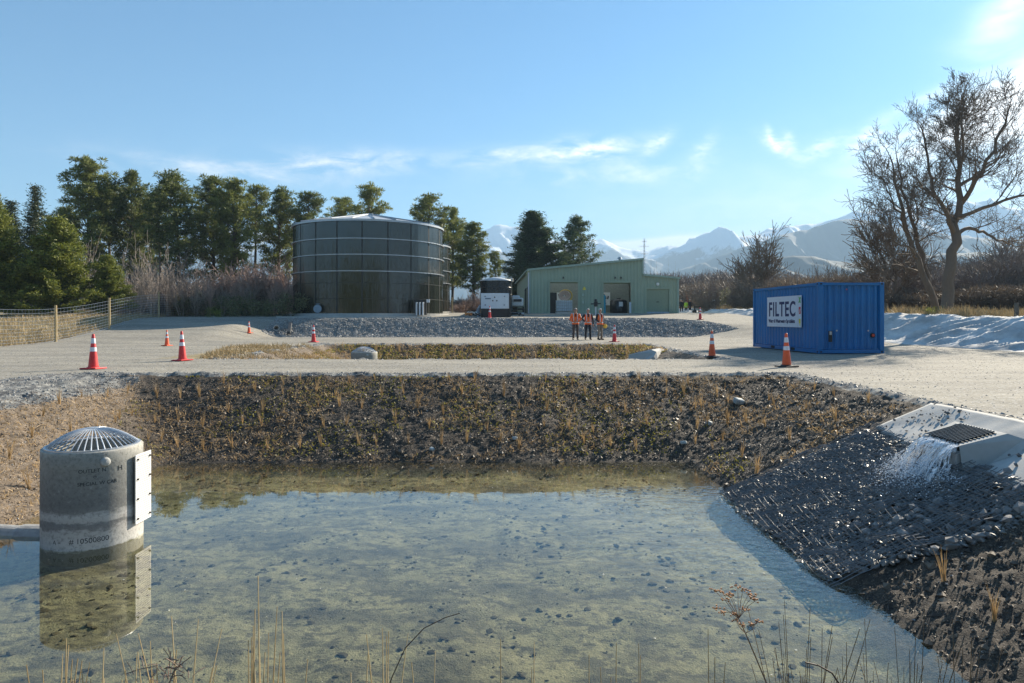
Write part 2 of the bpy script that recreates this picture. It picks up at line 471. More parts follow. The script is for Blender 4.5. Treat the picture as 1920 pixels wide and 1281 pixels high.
def pick(n,x0,x1,y0,y1,cond):
    x=rng.uniform(x0,x1,n); y=rng.uniform(y0,y1,n)
    m=cond(x,y); x=x[m];y=y[m]
    return np.stack([x,y,interp_h(x,y)],1)
def soil_at(x,y,lo=.1,hi=1.40):
    d=parts(x,y); dd=np.where(y<19,d[0],d[1]); return (dd>lo)&(dd<hi)
def not_apron(x,y): return ~((x>3.0)&(x<6.9)&(y>6.9)&(y<10.9))
def isleft(x,y): return (x+(y-12)*.35<-7.2)&(y<17)
# clods
C=pick(90000,-8.6,6.6,5,16.5,lambda x,y:soil_at(x,y)&not_apron(x,y)&~isleft(x,y))
v,f=lumps(C,rng.uniform(.007,.024,len(C))*(1+1.6*(rng.random(len(C))<.03)),.75)
link('soil_clods',mesh_np('soil_clods',v,f),M_clod,kind='stuff',label='dark crumbly clods of earth over the pond banks')
C=pick(9000,-9.2,-6.2,6,16.5,lambda x,y:soil_at(x,y)&isleft(x,y))
v,f=lumps(C,rng.uniform(.008,.026,len(C)),.7)
link('brown_clods',mesh_np('brown_clods',v,f),M_clodb,kind='stuff',label='light brown crumbs of earth on the left bank')
# litter, weeds
def litter(nm,n,mat,L,W,up,cond,x0=-8.6,x1=6.6,y0=5,y1=16.6,label=''):
    C=pick(n,x0,x1,y0,y1,cond); m=len(C)
    C[:,2]+=rng.uniform(.0,.025,m)
    D=rng.normal(size=(m,3)); D[:,2]=np.abs(D[:,2])*up; D/=np.linalg.norm(D,axis=1,keepdims=True)
    v,f=quads(C,D,rng.uniform(L*.5,L*1.3,m),rng.uniform(W*.6,W*1.4,m))
    link(nm,mesh_np(nm,v,f),mat,kind='stuff',label=label)
patch=lambda x,y,t,s:fbm(x*1.1,y*1.1,3,s)>t
litter('straw_litter',56000,M_sedge,.075,.010,.9,lambda x,y:soil_at(x,y)&not_apron(x,y)&(patch(x,y,.5,71)|isleft(x,y)),label='tan straw and twig litter strewn on the dark banks')
litter('low_weeds',36000,M_weed,.040,.026,1.0,lambda x,y:soil_at(x,y,.05,1.33)&not_apron(x,y)&patch(x,y,.54,72)&(x<4.0)&(y>9.5)&~isleft(x,y),label='yellow green low weeds sprouting on the far bank')
litter('low_weeds',18000,M_weed,.07,.05,.8,lambda x,y:soil_at(x,y,.05,1.3)&patch(x,y,.45,73),-9,6.6,29,35,label='yellow green weeds on the far bank of the second basin')
litter('straw_litter',14000,M_sedge,.16,.02,.9,lambda x,y:soil_at(x,y,.03,1.3),-9,6.6,29,35.2,label='straw and dead stalks on the bank of the second basin')
litter('dry_grass',16000,M_dry,.16,.02,1.4,lambda x,y:patch(x,y,.42,74)&(x+10>-(y-22)*.3),-12.5,-6.2,22.0,33,label='yellow dry grass between the road and the second basin')
# pebbles
C=pick(5200,-9.5,6.7,5,16.6,lambda x,y:soil_at(x,y,.02)&not_apron(x,y)&(isleft(x,y)|(rng.random(len(x))<.35)))
v,f=lumps(C,rng.uniform(.010,.028,len(C)),.7)
link('pebbles',mesh_np('pebbles',v,f),M_stone,kind='stuff',label='small pale pebbles lying over the pond banks')
C=pick(30000,-10.8,7.6,5,17.3,lambda x,y:(np.abs(parts(x,y)[0]+.03)<.09)|((x<-8.6)&(x>-10.4)&(y<16.3)))
v,f=lumps(C,rng.uniform(.010,.034,len(C)),.75)
link('gravel_edging',mesh_np('gravel_edging',v,f),M_stone,kind='stuff',label='loose grey gravel along the rim of the pond')
C=pick(9000,-10.5,7.8,21.5,35.6,lambda x,y:np.abs(parts(x,y)[1]+.03)<.12)
v,f=lumps(C,rng.uniform(.02,.05,len(C)),.75)
link('gravel_edging',mesh_np('gravel_edging',v,f),M_stone,kind='stuff',label='loose grey gravel along the rim of the second basin')
C=pick(60000,-17.8,16,45,50.2,lambda x,y:interp_h(x,y)>-10)
mm=(ss(-17.5,-15.5,C[:,0])*(1-ss(12.5,17,C[:,0]+(C[:,1]-46)*.35))*ss(45.2,46,C[:,1])*(1-ss(49.4,49.9,C[:,1])))>.4
C=C[mm]; v,f=lumps(C,rng.uniform(.02,.062,len(C)),.8,CUB,CF)
link('bank_rubble',mesh_np('bank_rubble',v,f),M_stone,kind='stuff',label='crushed grey rock covering the long gravel bank')
C=pick(26000,-20,19,5,48,lambda x,y:~soil_at(x,y,-.02,9)&(np.abs(x)<y*.78+1.5)&(interp_h(x,y)<1.4))
v,f=lumps(C,rng.uniform(.007,.022,len(C)),.6)
link('road_grit',mesh_np('road_grit',v,f),M_stone,kind='stuff',label='loose grit scattered over the gravel road')
# pond bed stones
C=pick(9000,-6.4,3.5,3.5,13,lambda x,y:(parts(x,y)[0]>1.5)&(fbm(x*2.2,y*2.2,4,77)+.12*rng.random(len(x))>.56))
v,f=lumps(C,.008+.045*rng.random(len(C))**4,.4,ICO,IFc)
link('bed_stones',mesh_np('bed_stones',v,f),M_wetstone,kind='stuff',label='dark flat stones lying on the pond bed')
C=pick(210,-6.2,3.3,4.4,12.8,lambda x,y:parts(x,y)[0]>1.45); C[:,2]=-1.392
v,f=lumps(C,rng.uniform(.005,.012,len(C)),.3)
link('floating_flecks',mesh_np('floating_flecks',v,f),simple('pale_flecks',(.6,.58,.5),.6),kind='stuff',label='tiny pale flecks floating on the pond')

# ---- sedge seedlings planted on the banks
def tuft_mesh(nm,n,h,w,spread,bend=.2):
    b=MB()
    for i in range(n):
        a=random.uniform(0,6.28); r=random.uniform(0,spread*.3); hh=h*random.uniform(.55,1.1)
        lean=random.uniform(.02,spread); x0,y0=r*math.cos(a),r*math.sin(a)
        a2=a+random.uniform(-.6,.6); pr=None
        k=4; s=Vector((-math.sin(a2+1.57*random.random()),math.cos(a2),0)).normalized()
        pts=[]
        for j in range(k+1):
            t=j/k; d=lean*(t**(1.6))+bend*lean*t*t
            c=Vector((x0+d*math.cos(a2),y0+d*math.sin(a2),hh*t*(1-.12*bend*t)))
            ww=w*(1-t*.85)/2
            pts+= [c-s*ww,c+s*ww]
        b.add(pts,[(2*j,2*j+1,2*j+3,2*j+2) for j in range(k)])
    me=bpy.data.meshes.new(nm); me.from_pydata(b.v,[],b.f); me.update(); return me
sedge=[tuft_mesh('sedge_tuft',18,.32,.010,.055) for _ in range(5)]
def plant(nm,meshes,mat,x,y,s,label,cat,group,sz=1):
    o=link(nm,random.choice(meshes),mat); o.location=(x,y,hz(x,y)-.01)
    o.rotation_euler=(random.uniform(-.15,.15),random.uniform(-.15,.15),random.uniform(0,6.28)); o.scale=(s,s,s*sz)
    return tag(o,label,cat,group)
cnt=0
for iy in range(5):
    for ix in range(24):
        x=-7.6+ix*.56+(iy%2)*.28+random.uniform(-.15,.15); y=13.55+iy*.62+random.uniform(-.15,.15)
        if random.random()<.14 or not soil_at(np.array(x),np.array(y),.12,1.32): continue
        if x>4.6: continue
        plant('sedge_seedling',sedge,M_sedge,x,y,random.uniform(.7,1.25),'small tan upright sedge seedling planted on the dark far bank of the pond','seedling','seedlings on the far bank')
for iy in range(10):
    for ix in range(4):
        x=3.95+ix*.72+random.uniform(-.15,.15); y=5.6+iy*1.05+random.uniform(-.3,.3)
        if not not_apron(np.array(x-.05),np.array(y)) or not soil_at(np.array(x),np.array(y),.1,1.3): continue
        plant('sedge_seedling',sedge,M_sedge,x,y,random.uniform(.7,1.15),'thin tan sedge seedling planted on the right hand bank beside the rock apron','seedling','seedlings on the right bank')
for iy in range(9):
    for ix in range(3):
        x=-8.5+ix*.75+random.uniform(-.15,.15); y=9.2+iy*.75+random.uniform(-.2,.2)
        if not soil_at(np.array(x),np.array(y),.1,1.25): continue
        plant('sedge_seedling',sedge,M_sedge,x,y,random.uniform(.7,1.2),'tan sedge seedling planted on the sunlit brown bank behind the manhole','seedling','seedlings on the left bank')
for i in range(34):
    x=-8+i*.43+random.uniform(-.1,.1); y=random.choice([33.2,33.9,32.6])
    plant('sedge_seedling',sedge,M_sedge,x,y,random.uniform(1.3,2.0),'tan sedge seedling leaning on the far bank of the second basin','seedling','seedlings round the second basin')

# ------------------------------------------------------------------ haze + mountains
def range_mesh(nm,D,prof,depth,seed,x0,x1,step,mats,rough=1.,base=0):
    X0=(x0-960)/F*D; X1=(x1-960)/F*D
    gx=np.arange(X0,X1,step); gt=np.linspace(0,1,60)
    px=np.array([p[0] for p in prof]);py=np.array([p[1] for p in prof])
    ph=np.interp(gx/D*F+960,px,(HY-py)/F*D+CZ)
    XX,TT=np.meshgrid(gx,gt); YY=D-depth*.75+TT*depth*1.25
    tt=TT/.6
    shape=np.where(tt<1,np.clip(tt,0,1)**1.25,np.clip(1-(tt-1)*1.2,0,1))
    s=depth/3.2
    rd=ridged(XX/s+.25*YY/s,YY/(s*2.6),6,seed)-.6
    fb=fbm(XX/(s*.25),YY/(s*.25),5,seed+7)-.5
    mask=np.clip(1-np.abs(tt-1)*1.0,0,1)
    env=np.clip(tt,0,1)*(1-.88*np.exp(-((tt-1)/.10)**2))
    hh=np.interp(XX/D*F+960,px,(HY-py)/F*D+CZ)
    Z=hh*shape+hh*(rd*.75+fb*.22)*env*rough
    Z+=hh*(fbm(XX/(s*.1),YY/(s*.1),4,seed+3)-.5)*.035
    Z=np.where(TT<.03,-5,Z)
    n0,n1=Z.shape; I=np.arange(n0*n1).reshape(n0,n1)
    q=np.stack([I[:-1,:-1],I[:-1,1:],I[1:,1:],I[1:,:-1]],-1).reshape(-1,4)
    me=mesh_np(nm,np.stack([XX.ravel(),YY.ravel(),Z.ravel()],1),q,True)
    return link(nm,me,mats,kind='structure')
def mountain_mat(name,snowz,band,rock,snow=(.8,.82,.85)):
    t=NT(name); p=t.pos(); z=t.n('ShaderNodeSeparateXYZ',{0:p}).outputs[2]
    nn=t.noise(.006,7,.65,p); n2=t.noise(.03,5,.7,p)
    nz=t.n('ShaderNodeSeparateXYZ',{0:t.n('ShaderNodeNewGeometry').outputs['Normal']}).outputs[2]
    f=t.math('DIVIDE',t.math('SUBTRACT',t.math('MULTIPLY_ADD',nn,band*3.0,z),snowz+band*1.5),band)
    f=t.math('ADD',f,t.math('MULTIPLY',t.math('SUBTRACT',nz,.75),1.5))
    f=t.ramp(f,[(.35,0),(.65,1)])
    rc=t.mix(n2,tuple(c*.7 for c in rock),tuple(c*1.3 for c in rock))
    return t.out(t.bsdf(Base_Color=t.mix(f,rc,snow),Roughness=.9))
range_mesh('mountains',4200,[(-300,430),(0,436),(150,430),(300,428),(400,424),(520,440),(640,462),(780,466),(860,450),(905,432),(940,419),(975,427),(1000,440),(1030,452),(1060,455),(1095,452),(1130,449),(1155,459),(1185,466),(1215,470),(1240,463),(1256,464),(1275,472),(1330,490),(1600,520)],1500,11,-300,1600,9,mountain_mat('snowy_far_range',330,90,(.07,.07,.075)),.9)
range_mesh('mountains',3500,[(1150,500),(1200,484),(1235,471),(1290,452),(1325,440),(1345,437),(1375,443),(1420,441),(1470,428),(1530,414),(1580,402),(1640,392),(1720,388),(1800,384),(1880,392),(1960,398),(2100,405),(2300,420)],1300,23,1120,2350,8,mountain_mat('snowy_right_range',270,90,(.065,.065,.065)),1.)
range_mesh('hills',2500,[(1180,530),(1250,515),(1300,498),(1350,476),(1400,459),(1450,446),(1500,431),(1560,412),(1600,408),(1660,425),(1760,440),(2000,460),(2300,470)],900,37,1180,2350,7,mountain_mat('brown_mid_hills',480,80,(.07,.07,.065)),.8)
range_mesh('foothills',1500,[(1270,545),(1330,520),(1380,502),(1430,487),(1475,477),(1520,480),(1590,492),(1700,480),(1850,470),(2300,480)],500,43,1260,2350,5,mountain_mat('dark_foothills',900,80,(.05,.055,.045)),.7)

def build_haze():
    t=NT('pale_blue_air')
    v=t.n('ShaderNodeVolumePrincipled',{'Color':(.50,.74,1.0),'Density':HAZE,'Anisotropy':.1})
    o=t.n('ShaderNodeOutputMaterial'); t.set(o.inputs[1],v.outputs[0])
    b=MB(); b.box((0,0,(620-9)/2),(19500,19500,638)); 
    b.build('haze',t.mat,kind='stuff',label='thin pale blue haze in front of the mountains')
HAZE=2.6e-4
build_haze()

# ------------------------------------------------------------------ trees
def tube_np(chains):
    """chains: list of (pts Nx3, radii N, sides)"""
    Vs=[];Fs=[];b=0
    for pts,rad,n in chains:
        pts=np.asarray(pts);N=len(pts)
        d=np.gradient(pts,axis=0); d/=np.linalg.norm(d,axis=1,keepdims=True)+1e-9
        ref=np.array([.31,.17,.93]) if abs(d[0][2])<.9 else np.array([1,.1,.05])
        u=np.cross(d,ref); u/=np.linalg.norm(u,axis=1,keepdims=True)+1e-9; w=np.cross(d,u)
        a=np.arange(n)*2*math.pi/n
        ring=pts[:,None]+(u[:,None]*np.cos(a)[None,:,None]+w[:,None]*np.sin(a)[None,:,None])*np.asarray(rad)[:,None,None]
        Vs.append(ring.reshape(-1,3))
        i=np.arange(N-1)[:,None]*n;k=np.arange(n)[None];l=(k+1)%n
        Fs.append((np.stack([i+k,i+l,i+n+l,i+n+k],-1)+b).reshape(-1,4)); b+=N*n
    return np.concatenate(Vs),np.concatenate(Fs)

def norm(v): return v/(np.linalg.norm(v)+1e-9)
def bare_branch(ch,p,d,L,r,lev,maxl,pr):
    k=max(3,int(5-lev*.5)); pts=[p];rad=[r];cur=d.copy();q=p.copy()
    for i in range(k):
        cur=norm(cur+rng.normal(0,pr['wig'],3)+np.array([0,0,pr['up']*(1 if lev else .3)]))
        q=q+cur*L/k; pts.append(q); rad.append(max(r*(1-(i+1)/k*pr['taper']),pr['rmin']))
    ch.append((np.array(pts),rad,7 if r>.09 else (4 if r>.03 else 3)))
    if lev>=maxl: return
    nb=pr['nb'][min(lev,len(pr['nb'])-1)]
    for j in range(nb):
        t=.25+.75*(j+rng.uniform(.2,.9))/nb if lev else pr.get('t0',.3)+(1-pr.get('t0',.3))*(j+rng.uniform(.1,.9))/nb
        f=t*k; i0=min(int(f),k-1); pp=pts[i0]+(pts[i0+1]-pts[i0])*(f-i0)
        ax=norm(pts[i0+1]-pts[i0]); rv=rng.normal(size=3); side=norm(rv-ax*rv.dot(ax))
        ang=R(rng.uniform(*pr['ang'])); nd=norm(ax*math.cos(ang)+side*math.sin(ang))
        if 'bias' in pr: nd=norm(nd+np.array(pr['bias'])*.2)
        rr=max(rad[i0]*rng.uniform(.42,.68),pr['rmin'])
        bare_branch(ch,pp,nd,L*rng.uniform(*pr['len'])*(1-.25*t),rr,lev+1,maxl,pr)
    # leader continues
    bare_branch(ch,pts[-1],cur,L*rng.uniform(.6,.8),rad[-1],lev+1,maxl,pr)

LIMB0={'elm':(1772,600),'multi':(1768,600)}
LIMBS={'elm':[([(1772,604,0),(1778,545,0),(1788,480,0),(1795,425,0)],.42,.30,0),
  ([(1795,425,0),(1806,360,.1),(1808,290,.3),(1802,220,.2),(1812,165,0)],.26,.05,13),
  ([(1793,430,0),(1770,395,-.4),(1745,370,-.9),(1715,345,-1.2),(1690,328,-1.3)],.19,.05,9),
  ([(1790,405,0),(1775,360,.8),(1762,310,1.2),(1758,250,1.5),(1745,200,1.4)],.16,.04,10),
  ([(1806,370,.1),(1830,325,-.6),(1850,270,-1.2),(1868,215,-1.4),(1880,180,-1.5)],.17,.04,11),
  ([(1797,432,0),(1835,415,.4),(1870,420,.7),(1905,440,.8),(1935,445,1.0)],.14,.04,7),
  ([(1807,330,.2),(1850,310,.9),(1895,285,1.6),(1935,262,2.0)],.13,.04,9),
  ([(1800,395,0),(1850,375,-1.4),(1900,360,-2.2),(1945,345,-2.6)],.13,.04,9),
  ([(1806,300,.2),(1785,255,-1.2),(1770,205,-1.8)],.09,.03,7),
  ([(1808,280,.2),(1835,225,1.4),(1850,170,1.8)],.09,.03,8)],
 'multi':[([(1766,604,0),(1745,545,.1),(1722,480,.2),(1703,430,.3),(1690,380,.2),(1672,320,.1),(1665,275,.2)],.24,.04,10),
  ([(1768,604,.2),(1752,530,.6),(1742,470,.9),(1728,400,1.2),(1712,335,1.3),(1700,270,1.4)],.22,.04,9),
  ([(1703,430,.3),(1675,400,-.6),(1650,375,-1.0),(1632,340,-1.2)],.10,.03,8),
  ([(1722,480,.2),(1690,465,-.8),(1660,455,-1.4),(1635,430,-1.8)],.09,.03,6),
  ([(1735,430,1.0),(1752,380,1.8),(1748,330,2.2)],.08,.03,6)]}
def bare_mesh(nm,kind):
    ch=[]; z=np.zeros(3)
    if kind=='round':
        pr=dict(wig=.14,up=.07,taper=.5,rmin=.022,nb=[5,5,4,3],ang=(22,55),len=(.6,.85),t0=.3)
        bare_branch(ch,z,norm(np.array([-.08,0,1])),3.0,.2,0,4,pr); bare_branch(ch,z,norm(np.array([.12,0,1])),3.2,.2,0,4,pr)
    elif kind in LIMBS:
        pr=dict(wig=.17,up=.05,taper=.5,rmin=.011,nb=[4,4,3,3],ang=(25,62),len=(.55,.88),t0=.2)
        for pts,r0,r1,nb in LIMBS[kind]:
            c0,c1=LIMB0[kind]; q=np.array([((x-c0)/F*42,d,(c1-y)/F*42) for x,y,d in pts])
            # resample with slight irregularity
            tt=np.linspace(0,len(q)-1,len(q)*3-2); pp=np.stack([np.interp(tt,range(len(q)),q[:,i]) for i in range(3)],1)
            pp[1:-1]+=rng.normal(0,.07,(len(pp)-2,3)); rad=list(np.linspace(r0,r1,len(pp))); ch.append((pp,rad,8))
            Lt=np.linalg.norm(q[-1]-q[0])
            for j in range(nb):
                t=.22+.78*(j+rng.uniform(.1,.9))/nb; f=t*(len(pp)-1); i0=min(int(f),len(pp)-2); p0=pp[i0]+(pp[i0+1]-pp[i0])*(f-i0)
                ax=norm(pp[i0+1]-pp[i0]); rv=rng.normal(size=3); side=norm(rv-ax*rv.dot(ax)); ang=R(rng.uniform(28,65))
                bare_branch(ch,p0,norm(ax*math.cos(ang)+side*math.sin(ang)+np.array([0,0,.15])),rng.uniform(1.3,2.2)*(1.15-.55*t),max(.018,rad[i0]*.42),1,5 if nb>11 else 4,pr)
            bare_branch(ch,pp[-1],norm(pp[-1]-pp[-2]),1.1,r1*.9,1,4,pr)
    elif kind=='poplar':
        pr=dict(wig=.05,up=.35,taper=.6,rmin=.02,nb=[14,4,3],ang=(18,32),len=(.2,.32),t0=.08)
        bare_branch(ch,z,np.array([0,0,1.]),7.5,.16,0,3,pr)
    elif kind=='bush':
        pr=dict(wig=.2,up=.08,taper=.5,rmin=.013,nb=[5,4,4],ang=(20,60),len=(.5,.85),t0=.15)
        for i in range(12):
            a=rng.uniform(0,6.28); bare_branch(ch,np.array([math.cos(a),math.sin(a),0])*rng.uniform(0,.7),norm(np.array([math.cos(a)*.45,math.sin(a)*.45,1])),rng.uniform(1.4,2.1),.045,0,3,pr)
    elif kind=='sapling':
        pr=dict(wig=.12,up=.12,taper=.5,rmin=.012,nb=[7,4,4],ang=(18,45),len=(.4,.65),t0=.15)
        for i in range(3): bare_branch(ch,z+rng.normal(0,.2,3)*[1,1,0],norm(np.array([rng.uniform(-.2,.2),rng.uniform(-.2,.2),1])),3.2,.085,0,3,pr)
    big=[c for c in ch if max(c[1])>.05]; sm=[c for c in ch if max(c[1])<=.05]
    if not big: big,sm=ch[:3],ch[3:]
    v,f=tube_np(big); m1=mesh_np(nm+'_trunk',v,f,True)
    v2,f2=tube_np(sm); m2=mesh_np(nm+'_crown',v2,f2,False)
    top=max(v[:,2].max(),v2[:,2].max())
    return m1,m2,top

def pine_mesh(Ht,Rw,style,n_br,seed):
    """trunk + clumped needle crown; returns trunk mesh, crown mesh"""
    global rng
    keep=rng; rng=np.random.default_rng(seed)
    ch=[];C=[];D=[];Ls=[];Ws=[]
    k=9; tz=np.linspace(0,Ht*.97,k); lean=rng.normal(0,.02,2)
    tx=np.cumsum(rng.normal(0,.09,k))*(.6)+tz*lean[0]; ty=np.cumsum(rng.normal(0,.09,k))*.6+tz*lean[1]
    tx-=tx[0];ty-=ty[0]
    tr=np.stack([tx,ty,tz],1)
    r0=Ht*.016+.05
    ch.append((tr,list(r0*(1-.9*tz/Ht)),8))
    if style=='pine': t0=.22
    elif style=='cluster': t0=.55
    else: t0=.03
    for i in range(n_br):
        t=t0+(1-t0)*((i+rng.uniform(0,1))/n_br)**.9
        f=min(t*(k-1)/.97*.97,k-1.001); i0=int(f); base=tr[i0]+(tr[i0+1]-tr[i0])*(f-i0)
        a=i*2.4+rng.uniform(-.5,.5)
        s=(t-t0)/(1-t0)
        if style in('pine','cluster'):
            prof=(math.sin(math.pi*min(1,(s*.86+.16)))**.7)*(rng.uniform(.55,1.15)); el=rng.uniform(-.05,.5)+.5*s
        elif style=='spire': prof=(1-s)**.95*rng.uniform(.6,1.12)+.04; el=rng.uniform(-.12,.12)+.25*s
        else: prof=((1-s)**.8)*rng.uniform(.65,1.15)+.05; el=rng.uniform(-.15,.35)+.5*s
        L=Rw*prof
        d=np.array([math.cos(a)*math.cos(el),math.sin(a)*math.cos(el),math.sin(el)])
        kk=5; pts=[base];cur=d.copy()
        for j in range(kk):
            cur=norm(cur+rng.normal(0,.12,3)+np.array([0,0,.07 if style!='spire' else .04])); pts.append(pts[-1]+cur*L/kk)
        pts=np.array(pts)
        ch.append((pts,list(np.linspace(max(.02,r0*.35*(1-s*.7)),.012,kk+1)),3))
        if style in('pine','cluster'):
            nc=max(2,int(L*2.3))
            for c in range(nc):
                u=.3+.7*(c+1)/nc; f2=min(u*kk,kk-.001); j0=int(f2)
                cc=pts[j0]+(pts[j0+1]-pts[j0])*(f2-j0)+rng.normal(0,.28,3)
                R_=rng.uniform(.45,.85); m=46
                dd=rng.normal(size=(m,3)); dd[:,2]=dd[:,2]*.75+.35; dd/=np.linalg.norm(dd,axis=1,keepdims=True)
                C.append(cc+dd*R_*rng.uniform(.15,.8,(m,1))*[1,1,.5]); D.append(dd); Ls.append(rng.uniform(.20,.38,m)); Ws.append(rng.uniform(.07,.12,m))
        else:
            nc=max(3,int(L*7))
            for c in range(nc):
                u=.12+.88*(c+rng.uniform(.3,1))/nc; f2=min(u*kk,kk-.001); j0=int(f2)
                cc=pts[j0]+(pts[j0+1]-pts[j0])*(f2-j0)
                m=22 if style=='lime' else 16; sp=.08+.16*u if style=='lime' else .10+.24*u
                dd=rng.normal(size=(m,3))*[1,1,.35]+d*.8; 
                if style=='lime': dd[:,2]+=rng.uniform(-.2,.6)
                dd/=np.linalg.norm(dd,axis=1,keepdims=True)
                C.append(cc+rng.normal(0,sp,(m,3))*[1,1,.5]); D.append(dd); Ls.append(rng.uniform(.14,.30,m)); Ws.append(rng.uniform(.05,.10,m))
    v,f=tube_np(ch); m1=mesh_np('trunk',v,f,True)
    v2,f2=quads(np.concatenate(C),np.concatenate(D),np.concatenate(Ls),np.concatenate(Ws)); m2=mesh_np('crown',v2,f2)
    rng=keep
    return m1,m2,Ht

def tree(nm,meshes,barkm,crownm,px,Y,top,label,cat,group=None,wide=1.,rz=None,base=None,sc=None):
    m1,m2,h0=meshes
    x=(px-960)/F*Y; zb=(hz(x,Y) if base is None else base)-.1
    Hh=CZ-(top-HY)/F*Y-zb; s=sc or Hh/h0
    o=empty(nm,(x,Y,zb),random.uniform(0,6.28) if rz is None else rz,label=label,cat=cat,group=group)
    o.scale=(s*wide,s*wide,s)
    a=bpy.data.objects.new('trunk',m1); b=bpy.data.objects.new('crown',m2)
    for q,mm in((a,barkm),(b,crownm)):
        COL.objects.link(q); q.parent=o
        if len(q.data.materials)==0: q.data.materials.append(mm)
        q.material_slots[0].link='OBJECT'; q.material_slots[0].material=mm
    return o

PN=[pine_mesh(17,4.3,'pine',84,s) for s in (1,2,3,4)]
PT=[pine_mesh(17,3.3,'cluster',42,s) for s in (11,12)]
LM=[pine_mesh(8,3.9,'lime',150,21),pine_mesh(8,3.6,'lime',130,22)]
SP=[pine_mesh(12,3.4,'spire',130,31)]
BG=[pine_mesh(14,3.9,'lime',260,41)]
G='pines behind the tanks'
for px,Y,top,v,w,lab in [
 (165,76,292,0,.95,'tallest dark pine at the left, rising above the yellow green conifers'),
 (243,78,318,1,.85,'dark pine just right of the tallest one at the left'),
 (205,84,345,3,.9,'shorter pine filling the gap right of the tallest left pine'),
 (340,74,319,2,1.02,'broad leaning pine in the middle of the left row'),
 (300,86,352,1,.8,'dark pine half hidden left of the broad middle pine'),
 (400,80,326,3,.9,'tall pine right of the broad middle pine'),
 (440,77,334,0,.85,'pine with a pointed top, fourth from the left tank'),
 (478,84,345,1,.82,'slim pine over the pinkish bare shrubs'),
 (522,82,352,2,.85,'round topped pine above the bare shrubs beside the tank'),
 (575,80,358,3,.95,'dark pine directly left of the big tank roof'),
 (120,86,385,2,.8,'low dark pine between the left conifers and the tallest pine'),
 (270,90,370,0,.9,'dark pine deep in the row left of the middle pine')]:
    tree('pine_tree',PT[v%2] if px in(205,300,478,575,120) else PN[v],M_bark,M_pine,px,Y,top,lab,'pine tree',G,w)
for px,Y,top,v,w,lab in [
 (640,98,368,0,.9,'small flat topped pine peeking over the left of the tank roof'),
 (690,96,345,1,.85,'tall tufted pine rising over the peak of the tank roof'),
 (806,88,365,0,1.15,'open crowned pine standing right of the tank roof'),
 (848,92,388,1,.8,'thin pine between the tanks and the mountains'),
 (888,86,416,0,1.05,'pine over the black water tank with gaps in its crown'),
 (930,80,470,1,.75,'low crooked pine leaning over the black round tank')]:
    tree('pine_tree',PT[v] if px not in(888,848) else PN[v],M_bark,M_pine,px,Y,top,lab,'pine tree',G,w)
tree('conifer_tree',BG[0],M_bark,M_pine2,1012,96,394,'big dense blue green conifer behind the green shed','conifer',None,1.8)
tree('pine_tree',PN[2],M_bark,M_pine2,1068,100,403,'rounded pine to the right of the dense conifer behind the shed','pine tree',G,1.0)
tree('conifer_tree',SP[0],M_bark,M_pine2,975,92,452,'low feathery conifer at the left edge of the shed roof','conifer',None,.9)
tree('spruce_tree',SP[0],M_bark,M_darkc,66,60,343,'spruce with a thin layered spire behind the yellow green conifers','spruce tree',None,.8)
tree('lime_conifer',LM[0],M_bark,M_lime,108,50,408,'large yellow green conifer behind the wire fence','conifer','yellow green conifers at the left',1.0)
tree('lime_conifer',LM[1],M_bark,M_lime,202,52,478,'small yellow green conifer right of the large one behind the fence','conifer','yellow green conifers at the left',1.0)
tree('lime_conifer',LM[1],M_bark,M_lime,-12,48,362,'yellow green conifer cut by the left edge of the photo','conifer','yellow green conifers at the left',.72)
tree('spruce_tree',SP[0],M_bark,M_darkc,20,66,372,'dark spruce at the far left behind the cut off conifer','spruce tree',None,1.0)

BU=[bare_mesh('bush','bush') for _ in range(4)]
SA=[bare_mesh('sapling','sapling') for _ in range(3)]
PO=[bare_mesh('poplar','poplar') for _ in range(2)]
RO=[bare_mesh('round','round') for _ in range(2)]
EL=bare_mesh('elm','elm'); MU=bare_mesh('multi','multi')
GL='leafless thicket under the left pines'
for i,(px,Y,top,k,m,w) in enumerate([(160,62,430,1,M_twig,1),(230,60,455,1,M_twig,1),(262,60,480,0,M_twig,1.1),(302,58,430,1,M_twig,1.0),(335,60,468,1,M_twig,1),
 (370,62,492,0,M_twigd,1.2),(395,60,505,0,M_twig,1.3),(430,61,484,0,M_twigp,1.2),(465,63,478,0,M_twigp,1.2),(485,60,500,0,M_twig,1.2),(505,61,462,0,M_twigp,1.25),(535,62,470,0,M_twigp,1.2),
 (285,55,515,0,M_twigd,1.3),(320,56,520,0,M_twigd,1.3),(355,57,528,0,M_twig,1.3),(415,58,525,0,M_twigd,1.3),(455,58,530,0,M_twigd,1.3),(498,59,528,0,M_twigd,1.3),(535,59,530,0,M_twigd,1.3),
 (262,53,492,1,M_twig,.8),(288,53,474,1,M_twig,.8),(312,54,500,1,M_twig,.8),(338,54,482,1,M_twig,.8),(366,54,505,1,M_twig,.8),(392,55,488,1,M_twigp,.8),(418,55,500,1,M_twig,.8),(446,56,484,1,M_twigp,.9),(476,56,492,1,M_twig,.9),(512,56,476,1,M_twigp,.95),(540,57,486,1,M_twigp,.9),
 (240,54,528,0,M_twig,1.2),(190,66,470,1,M_twigd,1.1),(350,68,452,1,M_twigd,1.1),(300,70,470,0,M_twigd,1.4),(400,70,480,0,M_twigd,1.4),(500,70,490,0,M_twigd,1.4)]):
    ms=(SA if k else BU)[i%3]
    lab={1:'bare grey sapling clump with upright stems in the thicket below the left pines',0:'leafless brown shrub in the tangled thicket below the left pines'}[k]
    if m is M_twigp: lab='pinkish brown leafless shrub left of the big tank'
    tree('bare_shrub',ms,m,m,px,Y,top,lab,'shrub',lab+' group',w)
